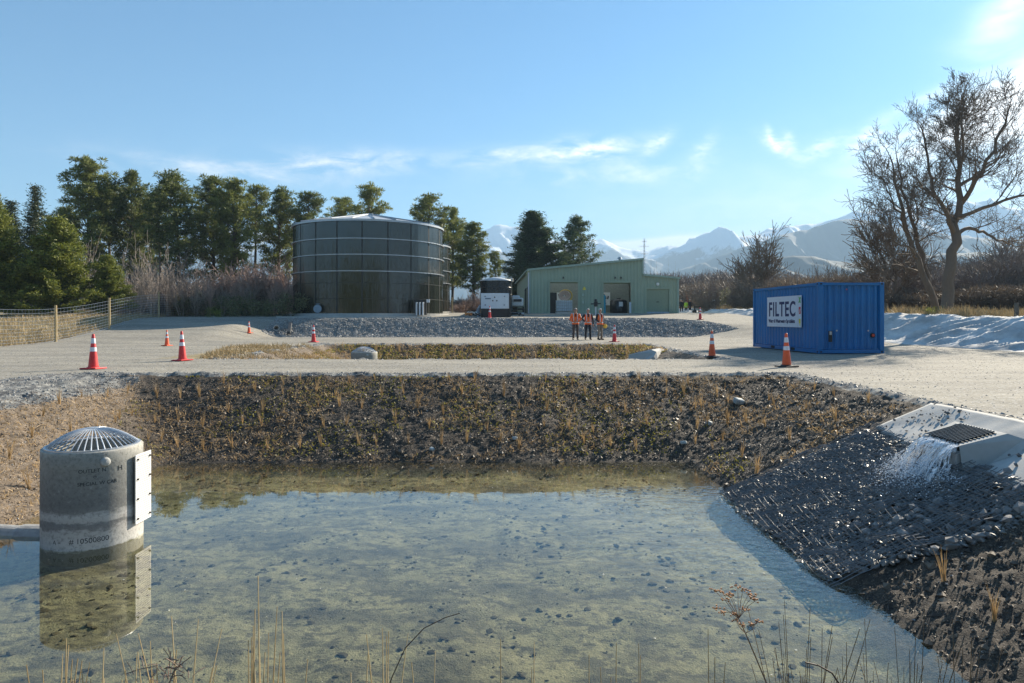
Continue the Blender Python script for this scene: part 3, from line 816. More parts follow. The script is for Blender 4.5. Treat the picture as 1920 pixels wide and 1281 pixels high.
for px,Y,top in [(870,82,540),(895,84,530),(862,78,556),(905,80,548)]:
    tree('bare_shrub',BU[px%4],M_twigp,M_twigp,px,Y,top,'reddish bare shrub between the tanks and the generator','shrub','bare shrubs behind the generator',1.2)
# broad-leaved evergreen scrub along the foot of the thicket and right wood
def scrub_mesh(seed):
    r=np.random.default_rng(seed); C=[];D=[]
    for i in range(26):
        c=np.array([r.uniform(-.9,.9),r.uniform(-.9,.9),r.uniform(.15,1.5)]); m=60
        dd=r.normal(size=(m,3)); dd/=np.linalg.norm(dd,axis=1,keepdims=True)
        C.append(c+dd*r.uniform(.1,.4,(m,1))); D.append(dd)
    C=np.concatenate(C);D=np.concatenate(D); v,f=quads(C,D,r.uniform(.06,.14,len(C)),r.uniform(.03,.07,len(C)))
    return mesh_np('scrub',v,f)
SC=[scrub_mesh(i) for i in range(3)]
def scrub(px,Y,s,mat,lab,grp,sz=1.):
    x=(px-960)/F*Y; o=link('scrub_bush',SC[px%3].copy(),mat); o.location=(x,Y,hz(x,Y)-.1); o.scale=(s,s,s*sz); o.rotation_euler.z=px*.7
    return tag(o,lab,'bush',grp)
for px in (258,290,330,352,372,398,425,448,474,500,522,548): scrub(px,55+px%4,1.15,M_scrub if px%3 else M_brush,'low leafy scrub bush at the foot of the left thicket','scrub at the foot of the left thicket',.8+px%5*.08)
# dense background wood so little sky shows low down (far-off wood reads as one mass)
def wood_mass(nm,pts,dep,n,mat,lab,L=.5,W=.09,upright=1.6):
    px=np.array([p[0] for p in pts]);ty=np.array([p[1] for p in pts])
    q=rng.uniform(px[0],px[-1],n); Yd=dep[0]+(dep[1]-dep[0])*rng.random(n)
    xx=(q-960)/F*Yd; zt=CZ-(np.interp(q,px,ty)-HY)/F*Yd
    zb=interp_h(xx,Yd); zt=zb+(zt-zb)*(.42+.35*vnoise(xx*.16*60/Yd,Yd*.2,5)+.3*vnoise(xx*.5*60/Yd,Yd*.4,6))
    zz=zb+(zt-zb)*rng.random(n)**.8
    dd=rng.normal(size=(n,3)); dd[:,2]=np.abs(dd[:,2])*upright; dd/=np.linalg.norm(dd,axis=1,keepdims=True)
    v,f=quads(np.stack([xx,Yd,zz],1),dd,rng.uniform(.5,1.3,n)*L,rng.uniform(.5,1.3,n)*W)
    link(nm,mesh_np(nm,v,f),mat,kind='stuff',label=lab)
wood_mass('undergrowth',[(-60,490),(120,505),(250,510),(400,525),(560,528)],(66,74),46000,M_brush,'dense dark undergrowth below the left pines',.5,.06)
wood_mass('undergrowth',[(845,560),(900,560),(985,560)],(84,92),8000,M_brush,'brown undergrowth behind the generator',.5,.06)
wood_mass('far_wood',[(1195,520),(1240,512),(1300,516),(1400,512),(1500,505)],(170,215),42000,M_farb,'far belt of bare brown trees below the mountains',2.2,.16,3)
wood_mass('undergrowth',[(1275,528),(1330,526),(1400,522),(1440,520)],(108,126),16000,M_brush,'dead brown undergrowth beyond the far group of people',.9,.09,2)
wood_mass('undergrowth',[(1425,522),(1480,520),(1560,515),(1650,505),(1760,495),(1850,480),(2000,470)],(70,92),80000,M_brush,'dark brown undergrowth of the right hand wood',.8,.07,2)
wood_mass('undergrowth',[(1640,545),(1760,540),(1850,530),(2020,520)],(50,60),50000,M_brush,'dense bramble tangle behind the big bare tree',.45,.05,1)
# row of upright poplars beyond the shed
for i,(px,Y,top) in enumerate([(1216,150,482),(1233,155,488),(1250,150,483),(1268,158,490),(1305,150,492),(1322,160,496),(1345,150,498)]):
    tree('bare_poplar',PO[i%2],M_twig,M_twig,px,Y,top,'slender leafless poplar in the row beyond the lower shed roof','poplar','bare poplars beyond the shed',.9)
tree('rust_red_tree',PO[0],M_twigr,M_twigr,1290,100,511,'narrow rust red tree just right of the green shed','tree',None,1.25)
tree('rust_red_tree',PO[1],M_twigr,M_twigr,1296,104,522,'shorter rust red tree tucked behind the taller one by the shed','tree',None,1.3)
tree('bare_tree',RO[0],M_elm,M_elm,1432,76,420,'round crowned bare tree behind the left end of the blue container','bare tree',None,1.0)
tree('bare_tree',RO[1],M_elm,M_elm,1665,54,352,'medium bare tree with a spreading crown behind the blue container','bare tree',None,.92)
tree('bare_tree',MU,M_elm,M_elm,1766,43.2,232,'bare tree with several stems leaning left beside the tallest tree','bare tree',None,.97,rz=0.0,sc=.97)
tree('bare_tree',EL,M_elm,M_elm,1772,42,138,'tallest bare tree, huge dark limbs against the bright sky','bare tree',None,.93,rz=0,sc=.93)
GR='leafless shrubs of the right hand wood'
k=0
for Y,step,lo in ((60,40,0),(70,34,12),(84,30,-8)):
    px=1335 if Y>65 else 1655
    while px<2010:
        k+=1
        top=float(np.interp(px,[1330,1400,1480,1560,1650,1760,1850,2010],[520,515,500,488,480,470,440,420]))+lo+random.uniform(-16,22)
        m=[M_twigd,M_twig,M_twigd,M_elm][k%4]; kk=k%3==0
        tree('bare_shrub',(SA if kk else BU)[k%3],m,m,px,Y+random.uniform(-3,3),top,
          'bare upright sapling in the dark wood at the right' if kk else 'leafless grey brown shrub in the dark wood at the right','shrub',('saplings' if kk else 'shrubs')+' of the right hand wood',1.25)
        px+=step*random.uniform(.8,1.2)
scrub(402,53,.5,M_lime,'small bright yellow green bush among the bare shrubs left of the tank','bright bush in the left thicket')
for px in (1345,1372,1395): scrub(px,88,1.8,M_scrub,'olive green bush at the foot of the wood left of the container','olive bushes left of the container')
for px,Y in ((1752,41),(1740,42)): scrub(px,Y,.42,M_lime,'small yellow green bush at the foot of the tallest bare tree','bushes under the tallest tree')

# dry grass belts
def grass_belt(nm,n,fn,h,w,mat,lab,lean=.5):
    xx,yy=fn(n); zz=interp_h(xx,yy); m=len(xx)
    dd=rng.normal(size=(m,3))*[lean,lean,.2]; dd[:,2]+=1; dd/=np.linalg.norm(dd,axis=1,keepdims=True)
    hh=h*rng.uniform(.3,1.2,m)*(.4+.9*vnoise(xx*.9,yy*.9,3))
    v,f=quads(np.stack([xx,yy,zz-.02],1),dd,hh,rng.uniform(.6,1.4,m)*w)
    link(nm,mesh_np(nm,v,f),mat,kind='stuff',label=lab)
def right_belt(n):
    y=rng.uniform(26,90,n); x=22.9+rng.random(n)**1.5*np.interp(y,[26,90],[8,26]); return x,y
grass_belt('dry_grass',52000,right_belt,.62,.035,M_dry,'tall dry golden grass on top of the white lined bank')
def left_belt(n):
    y=rng.uniform(24,64,n); x=fence_x(y)-.4-rng.random(n)**1.3*8; return x,y
grass_belt('dry_grass',26000,left_belt,.30,.03,M_dry,'short dry grass behind the wire fence at the left')
def far_belt(n):
    y=rng.uniform(95,150,n); x=rng.uniform(.22,.75,n)*y; return x,y
grass_belt('dry_grass',16000,far_belt,.9,.12,M_dry,'dry grass far along the track at the right')

# ------------------------------------------------------------------ fences
def wire_fence(name,label,pts,postmats,post_h,nw,spacing,wr,proud=.15):
    root=empty(name,(pts[0][0],pts[0][1],hz(*pts[0])),label=label,cat='fence')
    o3=Vector(root.location)
    P3=[Vector((x,y,hz(x,y)))-o3 for x,y in pts]
    for i,p in enumerate(P3):
        if postmats[i] is None: continue
        b=MB(); b.tube([p+Vector((0,0,-.3)),p+Vector((.01,0,post_h*.5)),p+Vector((0,0,post_h+proud))],[.07,.068,.064],8)
        b.build('post',postmats[i],root)
    b=MB()
    for i in range(len(P3)-1):
        a,c=P3[i],P3[i+1]; L=(c-a).length; n=max(4,int(L/1.2))
        for k in range(nw):
            h=.06+(post_h-.1)*(k/(nw-1))**1.15
            pts2=[]
            for j in range(n+1):
                t=j/n; q=a.lerp(c,t); q.z=(hz(q.x+o3.x,q.y+o3.y)-o3.z)*.6+a.lerp(c,t).z*.4+h-.02*math.sin(math.pi*t); pts2.append(q)
            b.tube(pts2,wr,3,cap=False)
        for j in range(int(L/spacing)):
            t=(j+.5)/int(L/spacing); q=a.lerp(c,t); zz=(hz(q.x+o3.x,q.y+o3.y)-o3.z)*.6+q.z*.4
            b.tube([Vector((q.x,q.y,zz+.06)),Vector((q.x,q.y,zz+post_h-.04))],wr*.8,3,cap=False)
    b.build('wire_netting',M_galv,root)
    return root
wire_fence('wire_fence','deer netting fence on pale round posts curving along the left verge',FENCE,[M_post,None,M_post,M_post,M_post,M_postd],1.75,11,.32,.0075)
wire_fence('wire_fence','netting fence behind the left tank with a pale post at its corner',[(-27.0,62.5),(-22.3,63),(-19.6,63.4)],[None,M_postd,M_post],1.45,7,.4,.008)
b=MB(); x,y=(848-960)/F*66,66
b.tube([(x,y,hz(x,y)-.2),(x,y,hz(x,y)+1.5)],[.08,.075],8); b.build('fence_post',M_post,label='lone pale post at the right foot of the tanks',cat='post')
# right hand rail fence on the bank top
root=empty('rail_fence',(23.2,30,0),label='low timber posts with a white rail on top of the lined bank',cat='fence')
for x,y in ((23.0,31.6),(24.0,44.5),(24.6,56)):
    b=MB(); h=hz(x,y); b.tube([(x-23.2,y-30,h-.2),(x-23.2,y-30,h+.85)],[.11,.10],8); b.build('post',M_postd,root)
b=MB()
rr=[(23.05,27.5),(23.0,31.6),(23.5,38),(24.0,44.5),(24.6,56)]
b.tube([(x-23.2-.1,y-30,hz(x,y)+.16) for x,y in rr],.05,6); b.build('rail',M_white,root)

# white lined embankment
gy=np.arange(12,98,.10); gt=np.linspace(0,1,44)
GY,GT=np.meshgrid(gy,gt)
GX=19.45+GT*3.35
ZZ=interp_h(GX.ravel(),GY.ravel()).reshape(GX.shape)
ct=GY*.9+GT*2.6
wr=(ridged(ct*.7,GT*2.0+GY*.05,3,61)-.5)*.42+(ridged(ct*1.9,GT*2.6,3,67)-.5)*.26+(fbm(GX*2,GY*2,3,62)-.5)*.16
lap=.05*((np.floor(GY/2.6)%2))
ZZ=ZZ-.03+.13*np.clip(GT*5,0,1)+(wr+lap)*np.clip(np.minimum(GT*6,(1-GT)*3+.25),0,1)
I=np.arange(GX.size).reshape(GX.shape); q=np.stack([I[:-1,:-1],I[:-1,1:],I[1:,1:],I[1:,:-1]],-1).reshape(-1,4)
t=NT('white_bank_liner'); nn=t.noise(1.2,6,.65,t.mapping(t.pos(),(1,.5,1))); n2=t.noise(14,4,.6,t.pos())
c=t.mix(t.ramp(nn,[(.35,0),(.7,1)]),(.40,.40,.39),(.78,.77,.74)); 
M_liner=t.out(t.bsdf(Base_Color=c,Roughness=.8,Normal=t.bump(n2,.4,.03)))
o=link('bank_liner',mesh_np('bank_liner',np.stack([GX.ravel(),GY.ravel(),ZZ.ravel()],1),q,True),M_liner,label='rumpled white sheet lining the long bank beside the right hand road',cat='bank liner')
md=o.modifiers.new('thick','SOLIDIFY'); md.thickness=.02

# ------------------------------------------------------------------ traffic cones
def make_cone(mat,h,basem):
    root=empty('traffic_cone')
    s=h/.9
    def r(z): return (.125-.093*(z/h))*h/.9
    b=MB(); b.lathe([(r(0.03)*s**0,.03),(r(h*.5),h*.5),(r(h*.97),h*.97),(r(h)*.8,h),(.0,h)],28); b.build('cone_body',mat,root,True)
    b=MB(); b.box((0,0,.018),(.44*s,.44*s,.036)); b.lathe([(.16*s,.036),(.13*s,.06)],20); b.build('base',basem,root,bevel=.008)
    for z0,z1 in ((.50,.62),(.73,.88)):
        z0*=h;z1*=h; b=MB(); b.lathe([(r(z0)+.003,z0),(r(z1)+.003,z1)],28); b.build('reflective_collar',M_refl,root,True)
    return root
protoR=make_cone(M_red,.9,M_red); protoO=make_cone(M_orange,.9,M_rubber); protoS=make_cone(M_orange,.74,M_orange)
first={id(protoR):1,id(protoO):1,id(protoS):1}
cones=[(protoR,175,697,17.9,'red traffic cone nearest the left corner of the pond'),
 (protoR,342,677,21.2,'red traffic cone standing right of the small orange one on the left road'),
 (protoS,313,645,32.5,'small bright orange traffic cone on the left road'),
 (protoS,467,606,None,'small orange traffic cone on the ramp up to the tanks'),
 (protoR,588,643,36.2,'red traffic cone at the left end of the long gravel bank'),
 (protoR,918,594,None,'red traffic cone in front of the white generator'),
 (protoR,1152,640,36.6,'red traffic cone just right of the three people in orange vests'),
 (protoO,1335,671,23.4,'orange traffic cone left of the blue container'),
 (protoO,1475,690,18.6,'orange traffic cone with a black base in front of the blue container'),
 (protoR,1313,600,None,'red traffic cone at the top of the right ramp near the lower shed')]
for pr,px,py,Yd,lab in cones:
    if Yd is None: Yd={467:43.5,918:51.5,1313:51.5}[px]
    o=pr if first.pop(id(pr),None) else copy_tree(pr)
    x=(px-960)/F*Yd; o.location=(x,Yd,hz(x,Yd)+.005); o.rotation_euler=(random.uniform(-.02,.02),random.uniform(-.03,.03),random.uniform(-.5,.5))
    tag(o,lab,'traffic cone','traffic cones round the site')

# ------------------------------------------------------------------ shipping container
ct=empty('shipping_container',(11.1,25.1,hz(11.9,27.5)+.0),R(2.6),label='blue steel shipping container with a white sign on its side',cat='container')
ct.location.z=min(hz(x,y) for x,y in((11.1,25.1),(13.5,25.2),(10.9,31),(13.3,31)))+.03
CW,CL,CH=2.44,6.06,2.59
def corr(n,pitch,dep,length):
    pts=[];x=0
    while x<length-.001:
        for a,d in ((0,0),(.28,0),(.5,1),(.78,1)):
            q=x+a*pitch
            if q<length: pts.append((q,d*dep))
        x+=pitch
    pts.append((length,0)); return pts
def corr_wall(name,p0,dirv,nrm,length,z0,z1,pitch,dep,parent,mat):
    b=MB(); pr=corr(0,pitch,dep,length); p0=Vector(p0);dirv=Vector(dirv);nrm=Vector(nrm)
    vs=[]
    for q,d in pr:
        for z in (z0,z1): vs.append(p0+dirv*q-nrm*d+Vector((0,0,z)))
    b.add(vs,[(2*i,2*i+2,2*i+3,2*i+1) for i in range(len(pr)-1)])
    return b.build(name,mat,parent)
corr_wall('side_panel',(.045,.16,0),(0,1,0),(-1,0,0),CL-.32,.16,CH-.10,.278,.036,ct,M_blue)
corr_wall('side_panel',(CW-.045,.16,0),(0,1,0),(1,0,0),CL-.32,.16,CH-.10,.278,.036,ct,M_blue)
corr_wall('end_panel',(.16,.045,0),(1,0,0),(0,-1,0),CW-.32,.16,CH-.10,.245,.06,ct,M_blue)
b=MB(); b.box((CW/2,CL-.05,CH/2),(CW-.2,.06,CH-.2)); b.build('door_panel',M_blue,ct)
b=MB(); b.box((CW/2,CL/2,CH-.055),(CW-.12,CL-.12,.03)); b.build('roof',M_blue,ct)
b=MB(); b.box((CW/2,CL/2,.1),(CW-.14,CL-.14,.06)); b.build('floor',M_blue,ct)
for x in (0,CW):
    for y in (0,CL):
        sx=1 if x==0 else -1; sy=1 if y==0 else -1
        b=MB(); b.box((x+sx*.08,y+sy*.08,CH/2),(.16,.16,CH-.24)); b.build('corner_post',M_blue,ct,bevel=.01)
        for z in (.06,CH-.06):
            b=MB(); b.box((x+sx*.09,y+sy*.09,z),(.185,.185,.12)); cc=b.build('corner_casting',M_blue,ct,bevel=.012)
            b=MB(); b.box((x+sx*.09,y-sy*.004,z),(.07,.006,.055)); b.box((x-sx*.004,y+sy*.09,z),(.006,.08,.055)); b.build('casting_hole',M_rubber,cc)
b=MB()
for x in (.06,CW-.06):
    for z,h in ((.08,.14),(CH-.065,.10)): b.box((x,CL/2,z),(.10,CL-.37,h))
for y in (.055,CL-.055):
    for z,h in ((.08,.14),(CH-.065,.10)): b.box((CW/2,y,z),(CW-.37,.09,h))
b.build('frame_rail',M_blue,ct)
for y in (2.1,3.95):
    b=MB(); b.box((.004,y,.085),(.012,.34,.10)); b.build('fork_pocket',M_rubber,ct)
# fittings on the end wall
b=MB(); b.box((.45,.030,.62),(.13,.03,.40)); b.build('vent_slot',M_rubber,ct)
b=MB(); b.box((.45,.016,.74),(.08,.02,.12)); b.build('latch',M_galv,ct)
b=MB(); b.tube([(2.02,.05,.66),(2.02,-.005,.66)],.085,16); f=b.build('flange',M_rubber,ct)
b=MB(); b.tube([(2.02,-.004,.66),(2.02,-.02,.66)],.05,14); b.build('red_cap',simple('red_cap',(.6,.05,.03),.4),f)
for x in (.68,1.85):
    b=MB(); b.tube([(x,.03,.83),(x,.0,.83)],.03,10); b.build('bolt_head',M_galv,ct)
b=MB(); b.box((1.05,.025,2.33),(.05,.01,.05)); b.build('warning_sticker',simple('sticker_pink',(.55,.12,.15),.6),ct)
b=MB(); b.box((.0,CL/2-1.5,CH-.02),(.02,2,.03)) if False else None
# sign
def text_mesh(name,txt,size,mat,parent,origin,xdir,zdir,sx=1,depth=.004,align='LEFT',bold=0,wrap=None):
    cu=bpy.data.curves.new(name,'FONT'); cu.body=txt; cu.size=size; cu.extrude=depth; cu.align_x=align; cu.offset=bold; cu.space_character=1.12 if bold>.01 else 1.0
    tmp=bpy.data.objects.new('tmp',cu); COL.objects.link(tmp)
    dg=bpy.context.evaluated_depsgraph_get(); me=bpy.data.meshes.new_from_object(tmp.evaluated_get(dg))
    bpy.data.objects.remove(tmp); xd=Vector(xdir);zd=Vector(zdir);nd=xd.cross(zd)
    for v in me.vertices:
        c=v.co.copy()
        v.co=wrap(c.x*sx,c.y,c.z) if wrap else Vector(origin)+xd*c.x*sx+zd*c.y+nd*c.z
    me.name=name; me.materials.clear()
    return link(name,me,mat,parent)
# side face is seen from -X: left in the photo = far end (+Y)
def side_y(px):   # local y along the side for photo x
    u=(px-960)/F; th=R(2.6); ax,ay=11.1,25.1; sx,sy=-math.sin(th),math.cos(th)
    return (u*ay-ax)/(sx-u*sy)
ya,yb=side_y(1503.5),side_y(1439.5)
z0,z1=.93,2.16
sg=empty('sign_board_tmp') ; bpy.data.objects.remove(sg)
b=MB(); b.box((-.012,(ya+yb)/2,(z0+z1)/2),(.02,yb-ya,z1-z0)); sign=b.build('sign_panel',simple('sign_white',(.66,.69,.76),.5,var=.05),ct)
M_navy=simple('navy_lettering',(.008,.02,.10),.5); W=yb-ya
def on_sign(txt,size,yl,z,wd,bold=0):
    o=text_mesh('lettering',txt,size,M_navy,sign,(-.026,yl,z),(0,-1,0),(0,0,1),1,.003,bold=bold)
    xsv=[v.co.y for v in o.data.vertices]; cw=max(xsv)-min(xsv); k=wd/cw
    for v in o.data.vertices: v.co.y=yl+(v.co.y-yl)*k
    return o
on_sign('FILTEC',.82,yb-W*.05,1.37,W*.78,.018)
on_sign('Water & Wastewater Specialists',.20,yb-W*.05,1.10,W*.78,.006)
b=MB(); b.box((-.024,ya+W*.085,(z0+z1)/2),(.004,.010,z1-z0-.02)); b.build('divider_line',simple('sign_grey',(.4,.42,.45),.5),sign)
for zc,colr,nm in ((1.98,(.12,.42,.10),'green_leaf_emblem'),(1.58,(.55,.02,.04),'red_emblem'),(1.17,(.70,.55,.02),'yellow_emblem')):
    b=MB(); yc=ya+W*.04
    if 'green' in nm:
        for a in (.6,-.5): b.box((-.025,yc,zc),(.006,.06,.26),M=Matrix.Rotation(a,3,'X'))
        b.box((-.0246,yc-.02,zc-.03),(.006,.08,.05))
    elif 'red' in nm:
        b.box((-.025,yc,zc),(.006,.15,.27))
    else: b.box((-.025,yc,zc),(.006,.13,.17)); b.box((-.0252,yc-.02,zc-.12),(.006,.05,.12))
    e=b.build(nm,simple(nm,colr,.5),sign)
    if 'red' in nm:
        b=MB(); b.box((-.03,yc,zc-.03),(.004,.03,.20),M=Matrix.Rotation(.6,3,'X')); b.build('white_slash',M_white,e)

# ------------------------------------------------------------------ tanks
def tank_mat():
    t=NT('dark_olive_glass_coated_steel'); o=t.obj()
    ang=t.n('ShaderNodeSeparateXYZ',{0:o}); a=t.math('ARCTAN2',ang.outputs[1],ang.outputs[0])
    st=t.noise(1.0,4,.7,t.n('ShaderNodeCombineXYZ',{0:t.math('MULTIPLY',a,26),1:t.math('MULTIPLY',ang.outputs[2],.15),2:0.0}).outputs[0])
    st2=t.noise(1.0,2,.5,t.n('ShaderNodeCombineXYZ',{0:t.math('MULTIPLY',a,5),1:t.math('MULTIPLY',ang.outputs[2],.05),2:3.0}).outputs[0])
    c=t.mix(st,(.013,.014,.010),(.030,.031,.021))
    h=t.math('ADD',t.math('MULTIPLY',st,.3),st2)
    nr=t.bump(h,.8,.22)
    return t.out(t.bsdf(Base_Color=c,Roughness=.10,Normal=nr,IOR=1.75))
M_tank=tank_mat()
M_seam=simple('dark_seam_sealant',(.018,.02,.018),.5)
def make_tank(cx,cy,rad,zb,zt,name_label,rings,npan,extras=True):
    root=empty('storage_tank',(cx,cy,zb),label=name_label,cat='water tank',group='dark bolted steel tanks')
    h=zt-zb
    b=MB(); b.lathe([(rad,0),(rad,h)],96)
    b.m=1
    for i in range(npan):
        a=2*math.pi*(i+.37)/npan
        b.box(((rad+.004)*math.cos(a),(rad+.004)*math.sin(a),h/2),(.02,.10,h-.05),rz=a)
    for k in (1,2):
        z=h*k/6*1.0
        b.lathe([(rad+.004,z-.014),(rad+.010,z-.010),(rad+.010,z+.010),(rad+.004,z+.014)],96)
    me=b.build('tank_wall',[M_tank,M_seam],root)
    for p in me.data.polygons:
        if p.material_index==0: p.use_smooth=True
    for z in rings:
        z-=zb; b=MB()
        b.lathe([(rad+.0,z-.035),(rad+.13,z-.035),(rad+.13,z+.035),(rad,z+.035)],120)
        for i in range(90):
            a=2*math.pi*i/90; b.box(((rad+.135)*math.cos(a),(rad+.135)*math.sin(a),z),(.03,.05,.055),rz=a)
        b.build('stiffener_ring',M_galv,root)
    b=MB(); b.lathe([(rad+.05,h-.10),(rad+.12,h-.10),(rad+.12,h+.06),(rad-.1,h+.06)],120); b.build('rim_angle',M_galv,root)
    n=24; b=MB(); rise=1.25
    b.lathe([(rad+.1,h+.07),(.25,h+rise),(0,h+rise+.02)],n)
    rf=b.build('roof',simple('white_roof_sheet',(.55,.56,.57),.42,.3,var=.15),root)
    for i in range(n):
        a=2*math.pi*i/n
        b=MB(); b.tube([((rad+.12)*math.cos(a),(rad+.12)*math.sin(a),h+.11),(.3*math.cos(a),.3*math.sin(a),h+rise+.05)],.045,4); b.build('roof_rib',M_galv,rf)
    b=MB(); b.lathe([(.35,h+rise-.05),(.35,h+rise+.12),(0,h+rise+.16)],16); b.build('vent_cap',M_galv,rf)
    b=MB(); b.lathe([(rad+.55,-.4),(rad+.55,.06),(rad-.1,.07)],64); b.build('concrete_ring',M_conc,root)
    return root
ty=60; tcx=(692.5-960)/F*ty; trad=6.32
zb=1.60; zt=CZ+(HY-431)/F*ty
ring=lambda py:CZ+(HY-py)/F*(ty-2.4)
T1=make_tank(tcx,ty,trad,zb,zt,'large dark round tank with pale hoops, nearest the long gravel bank',[ring(457),ring(485),ring(514)],20)
# fittings on tank one
b=MB(); xo=(597-960)/F*54.2-tcx; yo=54.2-ty
b.tube([(xo,yo+1.2,.42),(xo,yo,.42),(xo,yo-.2,.42)],.22,16); b.tube([(xo,yo-.2,.42),(xo,yo-.28,.42)],.32,16); b.tube([(xo,yo-.1,.2),(xo,yo-.1,.75)],.05,8); b.tube([(xo,yo-.1,.78),(xo,yo-.1,.82)],.18,14)
b.build('valve',simple('blue_grey_valve',(.22,.30,.38),.4,.3),T1)
b=MB()
for i,px in enumerate((781,787,793)):
    x=(px-960)/F*54.6-tcx; b.tube([(x,54.6-ty+1.2,.9),(x,54.6-ty,.9),(x,54.6-ty,-.1)],.07,8)
b.build('pipework',M_white,T1)
x=(787-960)/F*54.9-tcx
b=MB(); b.box((x,54.9-ty+.25,.55),(1.05,.35,1.2)); b.build('pipe_housing',M_blackp,T1,bevel=.02)
b=MB(); xx=(790-960)/F*54.7-tcx; b.box((xx+.55,54.6-ty,1.05),(.25,.1,.25)); b.build('junction_box',M_white,T1)
b=MB(); a=R(-52); 
for s_ in (-.22,.22): b.tube([((trad+.3)*math.cos(a)+s_*-math.sin(a),(trad+.3)*math.sin(a)+s_*math.cos(a),.2),((trad+.3)*math.cos(a)+s_*-math.sin(a),(trad+.3)*math.sin(a)+s_*math.cos(a),zt-zb+.3)],.03,6)
T2=make_tank((845-960)/F*78-6.45,78.5,6.3,1.95,CZ+(HY-462)/F*77,'second dark round tank mostly hidden behind the large one',[CZ+(HY-p)/F*76 for p in(484,508,531)],20)
# slab in front of tank
b=MB(); b.box((tcx+.3,53.1,hz(tcx,53)+.02),(11.6,1.3,.14)); b.build('concrete_slab',M_conc,label='long thin concrete slab at the foot of the large tank',cat='slab',bevel=.02)
SUN_STR=5.0; SKY_STR=.10; EXPO=1.36; CLOUD_B=5.5; CLOUD_SUN=4.5; SKY_TINT=(.27,.52,.62)

# ------------------------------------------------------------------ green shed
SO=Vector((1.57,62.0,1.70)); SA_=R(2.2)
shed=empty('steel_shed',SO,SA_,label='sage green ribbed steel shed with two open doorways and a lower wing',cat='shed')
def su(px):
    u=(px-960)/F; c,s=math.cos(SA_),math.sin(SA_); return (u*SO.y-SO.x)/(c-u*s)
def sz(py,px): 
    y=SO.y+su(px)*math.sin(SA_); return CZ-(py-HY)/F*y-SO.z
UL=su(1204); UR=su(1271.5)
def topf(u):
    if u<=UL: return sz(506,993)+(sz(486,1204)-sz(506,993))*u/UL
    return sz(515,1206)+(sz(521.5,1271)-sz(515,1206))*(u-UL)/(UR-UL)
D1=(su(1031),su(1084),sz(529,1057)); D2=(su(1131.5),su(1183),sz(530,1157)); D3=(su(1212),su(1254.5),sz(542,1233))
def clad(name,length,tf,openings,M4,parent,mat,pitch=.30,dep=.03):
    pts=corr(0,pitch,dep,length)
    ed=sorted(set([o[0] for o in openings]+[o[1] for o in openings]+[UL] if openings else []))
    xsn=[p[0] for p in pts]; dsn=[p[1] for p in pts]
    al=sorted(set(xsn+ed)); b=MB()
    for q0,q1 in zip(al[:-1],al[1:]):
        if q1-q0<1e-5: continue
        d0=float(np.interp(q0,xsn,dsn)); d1_=float(np.interp(q1,xsn,dsn)); m=(q0+q1)/2
        zb_=-.1
        for o in openings:
            if o[0]-1e-6<=m<=o[1]+1e-6: zb_=o[2]
        e=1e-4
        t0=tf(q0+e);t1=tf(q1-e)
        b.add([M4@Vector((q0,-d0,zb_)),M4@Vector((q1,-d1_,zb_)),M4@Vector((q1,-d1_,t1)),M4@Vector((q0,-d0,t0))],[(0,1,2,3)])
    return b.build(name,mat,parent)
DEP=24.0
clad('front_wall',UR,topf,[D1,D2,D3],Matrix(),shed,M_green)
clad('side_wall',DEP,lambda q:topf(0),[],Matrix.Translation((0,0,0))@Matrix.Rotation(R(90),4,'Z')@Matrix.Scale(-1,4,(0,1,0)),shed,M_green)
clad('side_wall',DEP,lambda q:topf(UR),[],Matrix.Translation((UR,0,0))@Matrix.Rotation(R(90),4,'Z'),shed,M_green)
b=MB(); b.box((UR/2,DEP,1.6),(UR,.1,3.2)); b.build('back_wall',M_green,shed)
M_liner2=simple('pale_interior_lining',(.27,.31,.30),.7)
b=MB(); b.box((UL/2,5.2,1.9),(UL-.2,.06,4.0)); 
for q in np.arange(.3,UL,.3): b.box((q,5.16,1.9),(.05,.04,4.0))
b.build('inner_wall',M_liner2,shed)
b=MB(); b.box((UL-.0,2.6,1.6),(.06,5.1,3.2)); b.build('inner_wall',M_liner2,shed)
b=MB(); b.box((UR/2,DEP/2,-.06),(UR+.3,DEP+.6,.16)); b.build('floor_slab',M_conc,shed)
def slab_between(b,u0,z0_,u1,z1_,y0,y1,th):
    v=[(u0,y0,z0_),(u1,y0,z1_),(u1,y1,z1_),(u0,y1,z0_)]
    b.add(v+[(x,y,z+th) for x,y,z in v],[(3,2,1,0),(4,5,6,7),(0,1,5,4),(1,2,6,5),(2,3,7,6),(3,0,4,7)])
b=MB(); slab_between(b,-.18,topf(0)+.0,UL+.12,topf(UL)+.02,-.14,.6,.07); slab_between(b,-.18,topf(0)+.0,UL+.12,topf(UL)+.02,4.9,DEP+.1,.07); b.build('roof',M_greend,shed)
b=MB(); slab_between(b,-.18,topf(0)+.0,UL+.12,topf(UL)+.02,.6,4.9,.01); t=NT('added_translucent_sheet'); b.build('added_roof_light',t.out(t.n('ShaderNodeMixShader',{0:.5,1:t.n('ShaderNodeBsdfTranslucent',{'Color':(.85,.88,.86)}),2:t.n('ShaderNodeBsdfTransparent',{'Color':(.8,.82,.8)})}).outputs[0]),shed)  # unseen translucent roof strip, added to let daylight brighten the shed interior
b=MB(); slab_between(b,UL+.0,topf(UL+.01)-.01,UR+.15,topf(UR),-.14,DEP+.1,.07); b.build('lower_roof',M_greend,shed)
b=MB(); b.box((UL+.03,DEP/2,(topf(UL)+topf(UL+.01))/2),(.05,DEP,topf(UL)-topf(UL+.01))); b.build('clerestory_wall',M_green,shed)
b=MB(); slab_between(b,-.2,topf(0)-.10,UL+.14,topf(UL)-.08,-.19,-.145,.18); b.build('barge_board',M_greent,shed)
